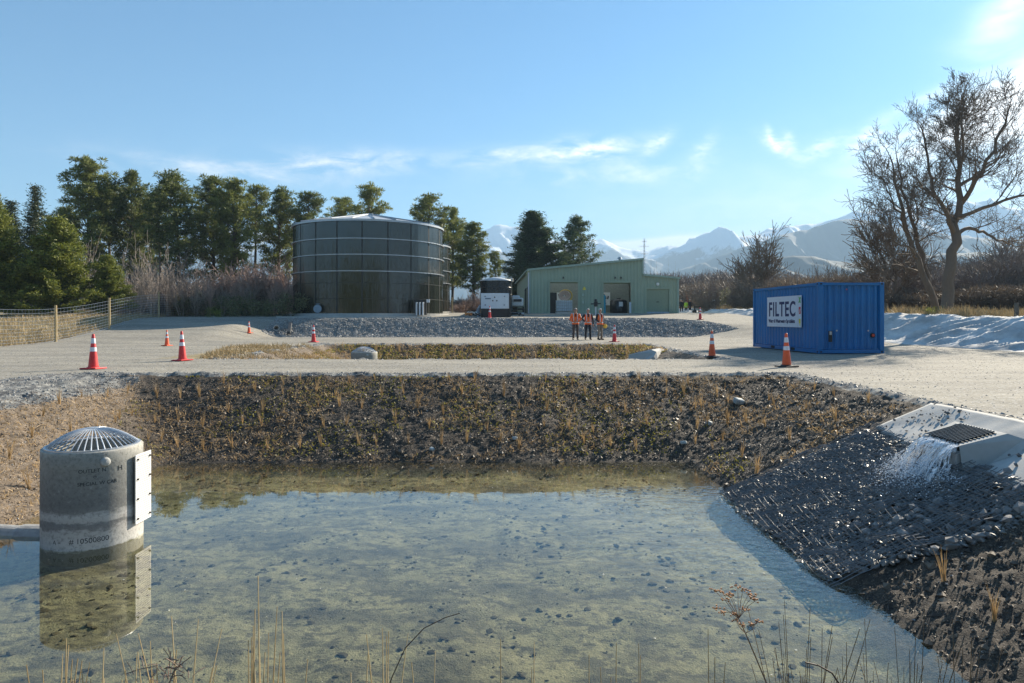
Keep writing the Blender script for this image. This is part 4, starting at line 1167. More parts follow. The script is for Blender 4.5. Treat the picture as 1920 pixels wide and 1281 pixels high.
b=MB(); slab_between(b,UL+.1,topf(UL+.01)-.12,UR+.17,topf(UR)-.10,-.19,-.145,.17); b.build('barge_board',M_greent,shed)
b=MB(); b.box((UL+.04,-.05,(topf(UL)+topf(UL+.01))/2),(.12,.08,topf(UL)-topf(UL+.01)+.1)); b.box((UR-.02,-.05,topf(UR)/2),(.14,.1,topf(UR)-.06)); b.box((.05,-.05,topf(0)/2),(.10,.1,topf(0)-.1)); b.build('corner_flashing',M_greent,shed)
b=MB(); b.tube([(-.10,-.12,topf(0)-.25),(-.10,-.12,0)],.06,10); b.build('downpipe',M_white,shed)
b=MB(); b.box((-.22,DEP/2,topf(0)-.06),(.16,DEP,.13)); b.build('gutter',M_greent,shed)
for y in (1.6,5.2):
    b=MB(); b.box((-.08,y,1.15),(.06,1.15,2.3)); b.build('side_door',M_greend,shed)
    b=MB(); b.box((-.09,y-.64,1.17),(.09,.09,2.4)); b.box((-.09,y+.64,1.17),(.09,.09,2.4)); b.box((-.09,y,2.39),(.09,1.37,.09)); b.build('door_frame',M_blackp,shed)
for (a,c,h) in (D1,D2,D3):
    b=MB()
    b.box((a-.06,-.035,h/2),(.14,.10,h)); b.box((c+.06,-.035,h/2),(.14,.10,h)); b.box(((a+c)/2,-.037,h+.07),(c-a+.26,.10,.16)); b.build('door_frame',M_green,shed)
b=MB()
for k in range(int(D3[2]/.085)): b.box(((D3[0]+D3[1])/2,.05+.012*(k%2),.045+k*.085),(D3[1]-D3[0],.03,.08))
rd=b.build('roller_door',M_greend,shed); b=MB(); b.box(((D3[0]+D3[1])/2,.02,1.05),(.22,.03,.06)); b.build('handle',M_blackp,rd)
b=MB(); b.box(((D3[0]+D3[1])/2,.02,.08),(D3[1]-D3[0]+.1,.10,.16)); b.build('door_sill',simple('sill_blue_grey',(.35,.42,.48),.6),shed)
for (a,c,h) in (D1,D2):
    b=MB(); b.tube([(a,.45,h+.12),(c,.45,h+.12)],.22,16); 
    b.build('rolled_up_door',M_greend,shed)
    b=MB()
    for q in (1.6,3.4): b.box(((a+c)/2,q,h+.25),(c-a+2,.1,.18))
    b.build('purlin',M_galv,shed)
for px in (1056,1153,1164):
    b=MB(); u=su(px); b.box((u,-.09,sz(521.5,px)),(.14,.12,.10)); b.box((u,-.04,sz(521.5,px)+.09),(.05,.08,.08)); b.build('floodlight',M_blackp,shed)
b=MB(); u=su(1233); z=sz(533,1233); b.tube([(u,-.03,z),(u,-.09,z)],.14,18); b.m=1; b.tube([(u,-.09,z),(u,-.13,z)],.10,16); b.build('bulkhead_lamp',[M_white,simple('lamp_glass',(.8,.8,.72),.2)],shed)
b=MB(); u=su(1095.5); z=sz(541,1095)
b.add([(u-.17,-.05,z-.13),(u+.17,-.05,z-.13),(u+.05,-.05,z+.14),(u-.05,-.05,z+.14),(u-.17,-.035,z-.13),(u+.17,-.035,z-.13),(u+.05,-.035,z+.14),(u-.05,-.035,z+.14)],[(0,1,2,3),(7,6,5,4),(0,4,5,1),(1,5,6,2),(2,6,7,3),(3,7,4,0)])
b.build('warning_sign',simple('hazard_yellow',(.75,.62,.08),.5),shed)
for px,py in ((1093,553),(1093,567)):
    b=MB(); b.box((su(px),-.06,sz(py,px)),(.16,.09,.20)); b.build('switch_box',simple('switch_pale_green',(.42,.52,.44),.5),shed)
b=MB(); u=su(1170); b.tube([(u,2,topf(u)),(u,2,topf(u)+.35)],.09,10); b.lathe([(.22,.33),(.16,.5),(0,.56)],12,(u,2,topf(u))); b.build('roof_vent',M_galv,shed)
# mast far behind
b=MB(); mx,my=(1208-960)/F*130,130; zt_=CZ+(HY-447)/F*130; z_=hz(mx,my)
for a in range(3):
    ca,sa=.22*math.cos(a*2.09),.22*math.sin(a*2.09); b.tube([(mx+ca,my+sa,z_),(mx+ca*.5,my+sa*.5,zt_)],.035,4)
k=0
z=z_
while z<zt_-.6:
    w0=.22*(1-.5*(z-z_)/(zt_-z_))
    for a in range(3):
        b.tube([(mx+w0*math.cos(a*2.09),my+w0*math.sin(a*2.09),z),(mx+w0*math.cos(a*2.09+2.09),my+w0*math.sin(a*2.09+2.09),z+.55)],.02,3)
    z+=.6
for zz,l in ((zt_-1.5,.9),(zt_-2.9,.7),(zt_-.6,.5)): b.tube([(mx-l,my,zz),(mx+l,my,zz)],.03,4)
b.build('radio_mast',M_galv,label='thin lattice radio mast far behind the tall end of the shed',cat='mast')

def shed_pt(u,y,z=0): 
    c,s=math.cos(SA_),math.sin(SA_); return (SO.x+u*c-y*s,SO.y+u*s+y*c,SO.z+.02+z)
# contents
root=empty('liquid_container',shed_pt(su(1060),1.3),SA_,label='white caged liquid container in the left doorway of the shed',cat='liquid container')
b=MB(); b.box((0,0,.67),(1.48,1.1,1.0)); b.build('bladder',simple('milky_plastic',(.62,.70,.76),.4,trans=.2),root,bevel=.06)
b=MB(); b.box((0,0,.06),(1.56,1.16,.12)); b.box((-.6,0,.03),(.12,1.1,.1)) ; b.build('pallet',M_galv,root)
b=MB()
for z in (.2,.45,.7,.95,1.18):
    b.tube([(-.78,-.58,z),(.78,-.58,z),(.78,.58,z),(-.78,.58,z)],.014,4,closed=True)
for i in range(9): b.tube([(-.78+i*.195,-.58,.1),(-.78+i*.195,-.58,1.2)],.014,4)
b.build('cage',M_galv,root)
o=empty('hose_coil',shed_pt(su(1062),1.6,1.22),SA_,label='pale coiled hose with a yellow outer ring heaped on the caged container',cat='hose')
b=MB()
for k,(r,z) in enumerate(((.50,.36),(.42,.33),(.33,.31),(.24,.30),(.15,.3))):
    b.tube([(r*math.cos(a),0.05*k-.1,.42+r*.86*math.sin(a)) for a in np.linspace(0,2*math.pi,22)[:-1]],.05,8,closed=True)
b.build('hose',simple('pinkish_hose',(.60,.47,.42),.6),o)
b=MB(); b.tube([(.6*math.cos(a)+.12,.1,.40+.55*math.sin(a)) for a in np.linspace(-.8,2.6,20)],.055,8); b.build('outer_ring',simple('yellow_hose',(.62,.42,.06),.5),o)
b=MB(); b.box((0,0,.95),(.80,.7,1.9)); b.box((-.1,-.36,1.2),(.5,.03,.6)); q=b.build('control_cabinet',M_blackp,bevel=.02,label='tall dark cabinet at the left side of the left doorway',cat='cabinet'); q.location=shed_pt(su(1038),1.4); q.rotation_euler.z=SA_
def poster(px0,px1,py0,py1,lab,shapes):
    u0,u1=su(px0)*1.07,su(px1)*1.07; r=empty('wall_poster',shed_pt((u0+u1)/2,5.08,0),SA_,label=lab,cat='poster')
    h0,h1=(sz(py1,px0))*1.05,(sz(py0,px0))*1.05
    b=MB(); b.box((0,0,(h0+h1)/2),(u1-u0,.03,h1-h0)); b.build('board',simple('poster_white',(.70,.73,.78),.5,var=.06),r)
    b=MB()
    for (fx_,fz_,w,h,ro) in shapes: b.box(((fx_-.5)*(u1-u0),-.022,h0+fz_*(h1-h0)),(w*(u1-u0),.008,h*(h1-h0)),M=Matrix.Rotation(ro,3,'Y'))
    b.build('printed_shapes',M_blackp,r)
poster(1131,1152,547,572,'white poster with dark shapes on the back wall of the right doorway',[(.2,.6,.3,.12,.4),(.5,.75,.3,.1,.9),(.55,.55,.22,.14,-.3),(.8,.6,.12,.25,.2),(.5,.2,.3,.1,.5),(.2,.35,.2,.08,-.5)])
poster(1044,1066,547,566,'pale poster with dark marks on the back wall of the left doorway',[(.15,.4,.2,.15,.4),(.5,.7,.2,.12,.9),(.8,.65,.2,.1,-.3)])
root=empty('round_black_tank',shed_pt(su(1168),2.0),SA_,label='black round plastic tank with a white label in the right doorway',cat='tank')
b=MB(); b.lathe([(.0,0),(.80,0),(.82,.3),(.80,1.15),(.62,1.28),(.3,1.34),(0,1.36)],36); b.build('tank_body',M_blackp,root,True)
b=MB(); b.lathe([(.2,1.34),(.2,1.42),(0,1.44)],16); b.build('lid',M_blackp,root)
b=MB(); b.box((.05,-.815,.85),(.36,.02,.42)); b.build('white_label',M_white,root)
for u_,h_ in ((-.95,1.2),(.92,1.25)):
    pass
b=MB(); b.tube([(0,0,0),(0,0,1.55)],.17,16); b.lathe([(.17,1.55),(.1,1.66),(0,1.68)],16); q=b.build('gas_cylinder',simple('turquoise_paint',(.02,.30,.42),.35),label='turquoise cylinder standing in the left side of the right doorway',cat='cylinder'); q.location=shed_pt(su(1133.5),.35)
b=MB(); b.tube([(0,0,0),(0,0,.95)],.10,14); b.lathe([(.10,.95),(.06,1.0),(0,1.01)],14); q=b.build('bollard',simple('pale_blue_post',(.45,.55,.62),.5),label='pale blue bollard at the right side of the right doorway',cat='bollard'); q.location=shed_pt(su(1180.5),-.25)
# pump box on a white post in front of the wall
root=empty('sampling_station',(lambda x,y:(x,y,hz(x,y)))((1117-960)/F*57.5,57.5),label='small dark device on a white post in front of the shed wall',cat='device')
b=MB(); b.box((0,0,.35),(.10,.10,.7)); b.build('post',M_white,root)
b=MB(); b.box((0,0,.95),(.30,.25,.42)); b.tube([(-.42,0,.95),(.42,0,.98)],.05,8); b.lathe([(.0,1.14),(.13,1.2),(.10,1.34),(0,1.36)],12); b.build('head_unit',M_blackp,root,bevel=.02)

# ------------------------------------------------------------------ generator and round tank behind it
gy_=54.0; gx0=(901.5-960)/F*gy_; gx1=(955-960)/F*gy_; gzb=hz((gx0+gx1)/2,gy_)
root=empty('generator',((gx0+gx1)/2,gy_,gzb),label='white boxed generator on a black skid beside the shed',cat='generator')
W_=gx1-gx0; zA=CZ-(579-HY)/F*gy_-gzb; zB=CZ-(550-HY)/F*gy_-gzb
b=MB(); b.box((0,.9,(zA+zB)/2),(W_,1.8,zB-zA)); enc=b.build('enclosure',simple('cool_white_panel',(.60,.68,.74),.4,var=.05),root,bevel=.04)
b=MB(); b.box((0,.95,zA/2),(W_-.05,1.85,zA+.02)); b.build('skid',M_blackp,root,bevel=.02)
b=MB(); b.box((W_/2+.05,.9,(zB+.2)/2),(.12,1.9,zB+.25)); b.build('end_frame',M_blackp,root)
b=MB(); b.box((-.55,-.008,zB-.42),(.44,.02,.09)); b.build('name_plate',simple('grey_blue_print',(.10,.16,.24),.5),enc)
for (px,py) in ((927.5,557.5),(924,564),(931.5,564)):
    b=MB(); x=(px-960)/F*gy_-(gx0+gx1)/2; z=CZ-(py-HY)/F*gy_-gzb; b.tube([(x,.0,z),(x,-.03,z)],.055,10); b.build('indicator',M_blackp,enc)
for (px,py) in ((910,572),(945.5,572),(909.5,556),(946,556)):
    b=MB(); x=(px-960)/F*gy_-(gx0+gx1)/2; z=CZ-(py-HY)/F*gy_-gzb; b.box((x,-.015,z),(.10,.03,.09)); b.build('latch',simple('latch_grey',(.2,.25,.3),.5),enc)
b=MB()
for k in range(3): b.tube([(-W_/2-.25+.08*k,.5+.2*k,-.02),(-W_/2-.32+.08*k,.5+.2*k,.55),(-W_/2-.1,.6+.2*k,.95)],.05,8)
b.build('hose',simple('grey_hose',(.36,.42,.48),.5),root)
tx_,ty_=(930.5-960)/F*58,58.; zb_=hz(tx_,ty_)
root=empty('round_black_tank',(tx_,ty_,zb_),label='large black round tank with a shallow pale lid behind the generator',cat='tank')
rr_=(960.5-901)/2/F*58; ht=CZ-(527-HY)/F*58-zb_
b=MB(); b.lathe([(rr_,0),(rr_,ht)],48); 
for k in range(4): b.lathe([(rr_,ht*(.2+.2*k)-.03),(rr_+.03,ht*(.2+.2*k)),(rr_,ht*(.2+.2*k)+.03)],48)
b.build('tank_wall',simple('gloss_black_tank',(.012,.015,.018),.28),root,True)
b=MB(); b.lathe([(rr_+.05,ht-.02),(rr_+.05,ht+.05),(.3,ht+.30),(0,ht+.33)],48); b.build('lid',simple('pale_lid',(.55,.57,.58),.45),root,True)
b=MB(); b.box((rr_*.95,-.3,ht+.05),(.35,.3,.3)); b.build('hatch',simple('cream_hatch',(.6,.52,.42),.5),root,bevel=.04)
# clutter beside the generator
def clutter(name,px,py,Yd,lab,cat,fn):
    x=(px-960)/F*Yd; r=empty(name,(x,Yd,hz(x,Yd)),label=lab,cat=cat); fn(r); return r
def trailer(r):
    b=MB(); b.box((0,.6,1.05),(1.0,1.6,.75)); b.box((-.15,.5,1.5),(.7,1.2,.25)); b.build('body',simple('pale_body',(.62,.66,.66),.4),r,bevel=.12)
    b=MB(); b.box((0,-.21,1.2),(.7,.04,.22)); b.build('window',M_blackp,r)
    b=MB(); b.box((0,.5,.45),(1.2,1.5,.16)); b.tube([(0,-.2,.45),(0,-1.1,.4)],.05,6); b.build('drawbar',M_blackp,r)
    for s in (-.5,.5):
        b=MB(); b.tube([(s-.08,.6,.34),(s+.08,.6,.34)],.33,18); b.build('wheel',M_rubber,r)
clutter('trailer',970.5,585,60,'small pale trailer between the black tank and the shed wall','trailer',trailer)
def hoses(r):
    for i,(c,z) in enumerate((((.75,.25,.05),.12),((.6,.55,.48),.2),((.03,.03,.03),.1))):
        b=MB(); q=.25+.08*i; b.tube([(q*math.cos(a)+.25*i-.3,q*.6*math.sin(a)+.1*i,z+.08*math.sin(a*3)+.15) for a in np.linspace(0,6.28,18)[:-1]],.055,7,closed=True)
        b.build('coil',simple('coil%d'%i if 0 else ['orange_hose_rubber','cream_hose_rubber','black_hose_rubber'][i],c,.5),r)
clutter('hose_pile',886,593,53,'heap of orange, cream and black hoses left of the generator','hoses',hoses)
def couplings(r):
    b=MB(); b.tube([(-.5,0,.2),(.1,.1,.22),(.5,-.1,.15)],.10,8); b.tube([(.1,.1,.2),(.15,-.3,.1)],.08,8); b.build('pipe',M_blackp,r)
    b=MB(); b.tube([(.35,-.15,.15),(.55,-.2,.15)],.14,10); b.build('coupling',M_galv,r)
clutter('pipe_pile',970,590,56,'dark pipe with silver couplings lying before the small trailer','pipes',couplings)

# small roadside things
x,y=(1338.5-960)/F*78,78.; b=MB(); z=hz(x,y); b.box((x,y,z+.45),(.14,.08,.95)); b.box((x,y-.05,z+1.05),(.30,.05,.42)); b.build('marker_sign',simple('marker_white',(.66,.70,.74),.5),label='small white marker sign at the edge of the far dry grass',cat='sign')
x,y=(1306-960)/F*70,70.; b=MB(); z=hz(x,y); b.box((x,y,z+.62),(.7,.5,.12)); b.box((x-.2,y,z+.3),(.1,.1,.6)); b.box((x+.25,y,z+.3),(.1,.3,.6)); b.tube([(x-.1,y,z+.2),(x-.35,y-.1,z+.1)],.18,10); b.build('small_pump',M_blackp,label='small dark pump unit just left of the far red cone on the right ramp',cat='pump')

# ------------------------------------------------------------------ drain pipe in gravel bank
px_=(521-960)/F*47.3
root=empty('culvert_outlet',(px_,47.0,hz(px_,47.0)),label='small concrete drain outlet between two dark gullies in the gravel bank',cat='drain outlet')
b=MB(); b.lathe([(.20,-.25),(.20,.25),(.15,.25),(.15,-.22),(0,-.22)],20)
me=b.build('pipe',M_conc,root); me.rotation_euler=(R(90),0,R(20)); me.location=(0,0,.12)
for dx in (-.95,1.1):
    b=MB(); b.add([(dx-.16,-.75,-.28),(dx+.10,-.70,-.30),(dx-.22,.6,.38),(dx-.45,.55,.38),(dx-.13,-.75,-.10),(dx+.07,-.70,-.12),(dx-.25,.6,.50),(dx-.42,.55,.50)],[(0,1,2,3),(4,7,6,5),(0,4,5,1),(1,5,6,2),(2,6,7,3),(3,7,4,0)])
    b.build('timber_edge',simple('gully_liner',(.03,.035,.04),.6),root)

# ------------------------------------------------------------------ people
M_skin=simple('skin',(.48,.27,.19),.55); M_hairg=simple('grey_hair',(.38,.36,.34),.8); M_hairw=simple('white_hair',(.55,.53,.50),.8); M_hairb=simple('brown_hair',(.07,.045,.03),.8)
M_hv=simple('high_visibility_orange',(.95,.16,.02),.6,var=.1); M_lime_hv=simple('high_visibility_lime',(.62,.85,.05),.6); M_tape=simple('silver_tape',(.72,.72,.72),.35)
M_dk=simple('dark_cloth',(.014,.016,.022),.8,var=.3); M_brn=simple('brown_trouser_cloth',(.085,.055,.045),.85); M_kh=simple('khaki_cloth',(.24,.19,.14),.85); M_boot=simple('boot_leather',(.03,.022,.018),.6); M_shirt=simple('dark_red_cloth',(.10,.012,.012),.8)
def skin(nodes,edges,sub=2):
    me=bpy.data.meshes.new('sk'); me.from_pydata([n[0] for n in nodes],edges,[]); o=bpy.data.objects.new('sk',me); COL.objects.link(o)
    m=o.modifiers.new('s','SKIN'); m.use_smooth_shade=True
    sv=me.skin_vertices[0].data
    for i,n in enumerate(nodes):
        r=n[1]; sv[i].radius=(r,r) if not isinstance(r,tuple) else r
        sv[i].use_root=(i==0)
    s2=o.modifiers.new('d','SUBSURF'); s2.levels=sub; s2.render_levels=sub
    dg=bpy.context.evaluated_depsgraph_get(); out=bpy.data.meshes.new_from_object(o.evaluated_get(dg))
    bpy.data.objects.remove(o); return out
def loft(b,rings,n=20):
    k=len(b.v)
    for (cx,cy,z,rx,ry) in rings:
        for i in range(n):
            a=2*math.pi*i/n; b.v.append((cx+rx*math.cos(a),cy+ry*math.sin(a),z))
    for j in range(len(rings)-1):
        for i in range(n):
            l=(i+1)%n; b.f.append([k+j*n+i,k+j*n+l,k+(j+1)*n+l,k+(j+1)*n+i]); b.mi.append(b.m)
def lerp(a,c,t): return tuple(a[i]+(c[i]-a[i])*t for i in range(3))
def person(x,y,rz,label,arms,sleeve,vest,trouser,hair,foot=.13,lean=0,s=1.,legs=None,turn=0,vestlong=False,shirt=None,group=None):
    z=hz(x,y); root=empty('person',(x,y,z),rz,label=label,cat='person',group=group); root.scale=(s,s,s)
    hipz=.92
    LA=[(-foot,.02,.09),(foot,.02,.09)]; KN=[(-foot*.85,-.02,.50),(foot*.85,-.03,.50)]
    HP=[(-.095,0,.90),(.095,0,.90)]; 
    nodes=[((0,0,.98),.12),((0,0,1.15),.11),((lean*.5,0,1.34),.13),((lean,0,1.49),.06),((lean,-.01,1.58),.062),((lean,-.025,1.68),(.082,.098)),((lean,-.01,1.755),.06)]
    ed=[(0,1),(1,2),(2,3),(3,4),(4,5),(5,6)]
    for k in (0,1):
        b0=len(nodes); nodes+=[(HP[k],.085),(KN[k],.055),(LA[k],.04),((LA[k][0]*1.15,-.12,.045),.035)]
        ed+=[(0,b0),(b0,b0+1),(b0+1,b0+2),(b0+2,b0+3)]
        sh,el,wr,pa=arms[k]; b0=len(nodes)
        nodes+=[(sh,.055),(el,.038),(wr,.026),(pa,.030)]
        ed+=[(2,b0),(b0,b0+1),(b0+1,b0+2),(b0+2,b0+3)]
        dv=(Vector(pa)-Vector(wr)).normalized(); sd=dv.cross(Vector((.3,.9,.2))).normalized(); cu=dv.cross(sd)
        for q,(off,ln) in enumerate(((-.028,.062),(-.010,.072),(.010,.068),(.026,.055))):
            m0=Vector(pa)+sd*off+dv*.035; m1=m0+dv*ln*.5+cu*.008; m2=m1+dv*ln*.4+cu*.022; c0=len(nodes)
            nodes+=[(tuple(m0),.009),(tuple(m1),.0085),(tuple(m2),.007)]; ed+=[(b0+3,c0),(c0,c0+1),(c0+1,c0+2)]
        t0=Vector(wr).lerp(Vector(pa),.6)-sd*.035; t1=t0-sd*.02+dv*.03; c0=len(nodes); nodes+=[(tuple(t0),.010),(tuple(t1),.008)]; ed+=[(b0+3,c0),(c0,c0+1)]
    body=link('body',skin(nodes,ed),M_skin,root)
    # face: nose, eyes, mouth, ears on the body surface
    hx,hy,hzz=lean,-.025,1.68
    Rh=Matrix.Rotation(turn,3,'Z')
    b=MB(); 
    def fp(v): q=Rh@Vector(v); return (hx+q.x,hy+q.y,hzz+q.z)
    b.tube([fp((0,-.080,.01)),fp((0,-.112,-.022)),fp((0,-.085,-.032))],[.008,.014,.010],6)
    for e in (-1,1): b.tube([fp((e*.083,.012,.01)),fp((e*.096,.02,-.012)),fp((e*.082,.012,-.03))],[.012,.016,.008],6)
    b.build('nose_and_ears',M_skin,root,True)
    b=MB()
    for e in (-1,1): b.tube([fp((e*.031-.008,-.088,.008)),fp((e*.031+.008,-.088,.008))],.007,6)
    b.tube([fp((-.02,-.088,-.052)),fp((.02,-.088,-.052))],.004,5); b.build('eyes_and_mouth',M_dk,root)
    b=MB(); n=18; vs=[]
    for j in range(7):
        ph=j/6*R(100)
        for i in range(n):
            a=2*math.pi*i/n; r1=.101 if True else 0
            zz=math.cos(ph); rr=math.sin(ph); back=.5-.5*math.sin(a)
            zz2=zz if math.sin(a)>-.35 else max(zz,.45)
            q=Rh@Vector((.094*rr*math.cos(a),.108*rr*math.sin(a)*-1*-1+.012,.098*zz2+.022)); vs.append((hx+q.x,hy+q.y,hzz+q.z))
    b.add(vs,[(j*n+i,j*n+(i+1)%n,(j+1)*n+(i+1)%n,(j+1)*n+i) for j in range(6) for i in range(n)]); b.build('hair',hair,root,True)
    b=MB(); loft(b,[(0,0,.86,.155,.11),(0,0,.95,.168,.118),(0,0,1.02,.158,.11)])
    for k in (0,1): b.tube([(HP[k][0],0,.95),lerp(HP[k],KN[k],.4),KN[k],lerp(KN[k],LA[k],.5),(LA[k][0],LA[k][1],.08)],[.092,.092,.068,.062,.058],14)
    b.build('trousers',trouser,root,True)
    for k in (0,1):
        b=MB(); f=LA[k]; b.tube([(f[0],.04,.13),(f[0],.03,.06),(f[0]*1.1,-.08,.05),(f[0]*1.2,-.19,.035)],[.055,.055,.048,.032],10); b.build('boot',M_boot,root,True)
    b=MB(); 
    tor=[(0,0,.90,.172,.122),(0,0,1.0,.168,.12),(lean*.3,0,1.15,.17,.122),(lean*.6,0,1.32,.192,.125),(lean,0,1.42,.182,.112),(lean,0,1.47,.12,.09),(lean,0,1.50,.07,.07)]
    loft(b,tor)
    for k in (0,1):
        sh,el,wr,pa=arms[k]; b.tube([(sh[0]*.8,sh[1],sh[2]+.01),sh,lerp(sh,el,.5),el,lerp(el,wr,.5),wr],[.07,.072,.060,.053,.047,.040],12)
    b.build('jacket',sleeve,root,True)
    if vest is not None:
        b=MB(); loft(b,[(c0,c1,z0,rx+.022,ry+.022) for c0,c1,z0,rx,ry in [(0,0,.84 if vestlong else .88,.178,.125)]+tor[1:5]]+[(lean,0,1.455,.155,.10)]); v=b.build('vest',vest,root,True)
        b=MB(); loft(b,[(0,0,.965,.198,.148),(0,0,1.02,.198,.148)])
        for e in (-1,1):
            b.tube([(e*.10,-.145,1.02),(e*.10,-.150,1.2),(e*.11,-.148,1.36),(e*.105,-.10,1.47),(e*.10,0,1.5)],.022,4)
        b.build('reflective_tape',M_tape,v)
        if shirt: 
            b=MB(); b.box((lean,-.135,1.38),(.07,.03,.16)); b.build('collar',shirt,root)
    return root
SHL=(-.205,0,1.415);SHR=(.205,0,1.415)
# first: hands clasped at the belly, orange jacket
p1=person(P(1079,637,39.8).x,39.8,R(-4),'person at the left of the trio in a long sleeved orange jacket, hands clasped',
 [(SHL,(-.30,-.02,1.15),(-.13,-.20,1.02),(-.07,-.23,1.00)),(SHR,(.30,-.02,1.15),(.13,-.20,1.03),(.05,-.24,1.02))],M_hv,M_hv,M_brn,M_hairg,foot=.12,s=1.02,shirt=M_dk)
p2=person(P(1102.5,637,39.9).x,39.9,R(3),'person in the middle of the trio, orange vest over black sleeves, one elbow out',
 [(SHL,(-.37,.03,1.20),(-.20,-.13,1.06),(-.15,-.17,1.04)),(SHR,(.29,.02,1.14),(.30,-.05,.90),(.30,-.07,.82))],M_dk,M_hv,M_dk,M_hairw,foot=.14,s=1.0,shirt=M_dk)
p3=person(P(1125,637,39.6).x,39.6,R(32),'person at the right of the trio in an orange vest and khaki trousers, turned aside',
 [(SHL,(-.27,.0,1.15),(-.20,-.16,1.02),(-.14,-.21,1.0)),(SHR,(.27,.04,1.15),(.26,-.03,.90),(.26,-.05,.82))],M_dk,M_hv,M_kh,M_hairw,foot=.11,s=1.0,shirt=M_shirt)
b=MB(); b.lathe([(0,.13),(.07,.11),(.11,.04),(.12,0),(.15,-.01),(.12,-.02)],18); q=b.build('safety_helmet',simple('yellow_helmet',(.80,.50,.06),.4),label='yellow safety helmet held at the hip of the rightmost person in orange',cat='helmet')
hp=p3.matrix_basis@Vector((.30,-.08,.80)); q.location=hp; q.rotation_euler=(R(60),R(20),0)
for i,(px,mj,ve,lab,arm) in enumerate([(1277.5,M_dk,None,'distant person in black at the left of the far group beside the shed',0),(1286.5,M_lime_hv,M_lime_hv,'distant person in a lime yellow vest in the middle of the far group',1),(1293.5,M_dk,None,'distant person in black at the right of the far group beside the shed',2)]):
    Yp=84.; x=(px-960)/F*Yp
    person(x,Yp,R(160-60*i) if i!=1 else R(200),lab,[(SHL,(-.28,0,1.15),(-.24,-.1,.92),(-.23,-.12,.84)),(SHR,(.28,0,1.15),(.24,-.1,.92),(.23,-.12,.84))],mj,ve,M_dk,[M_hairg,M_hairb,M_hairw][i],s=1.0 if i!=1 else .92,vestlong=True)

# ------------------------------------------------------------------ manholes
def manhole_mat():
    t=NT('stained_concrete_riser'); o=t.obj(); z=t.n('ShaderNodeSeparateXYZ',{0:o}).outputs[2]
    n=t.noise(3,5,.65,t.mapping(o,(1,1,3))); n2=t.noise(24,4,.7,o)
    zz=t.math('ADD',z,t.math('MULTIPLY',t.math('SUBTRACT',n,.5),.22))
    # z relative to the top: 0 top .. -1.12 waterline
    c=t.ramp(t.math('MULTIPLY_ADD',zz,-.8,0,clamp=True),[(0,(.42,.40,.35)),(.05,(.30,.295,.265)),(.30,(.22,.22,.205)),(.50,(.17,.17,.165)),(.56,(.2,.2,.19)),(.60,(.46,.45,.43)),(.655,(.42,.40,.37)),(.675,(.2,.2,.195)),(.71,(.22,.21,.20)),(.73,(.43,.41,.38)),(.905,(.48,.47,.44)),(.925,(.12,.115,.065))])
    c=t.mix(t.ramp(n2,[(.35,.45),(.5,0)]),c,(.08,.08,.075)); c=t.mix(t.ramp(n2,[(.6,0),(.72,.4)]),c,(.5,.5,.48))
    return t.out(t.bsdf(Base_Color=c,Roughness=.8,Normal=t.bump(t.math('ADD',n2,n),.35,.01)))
M_mh=manhole_mat(); M_sten=simple('faded_black_stencil_paint',(.02,.024,.03),.8,var=.3)
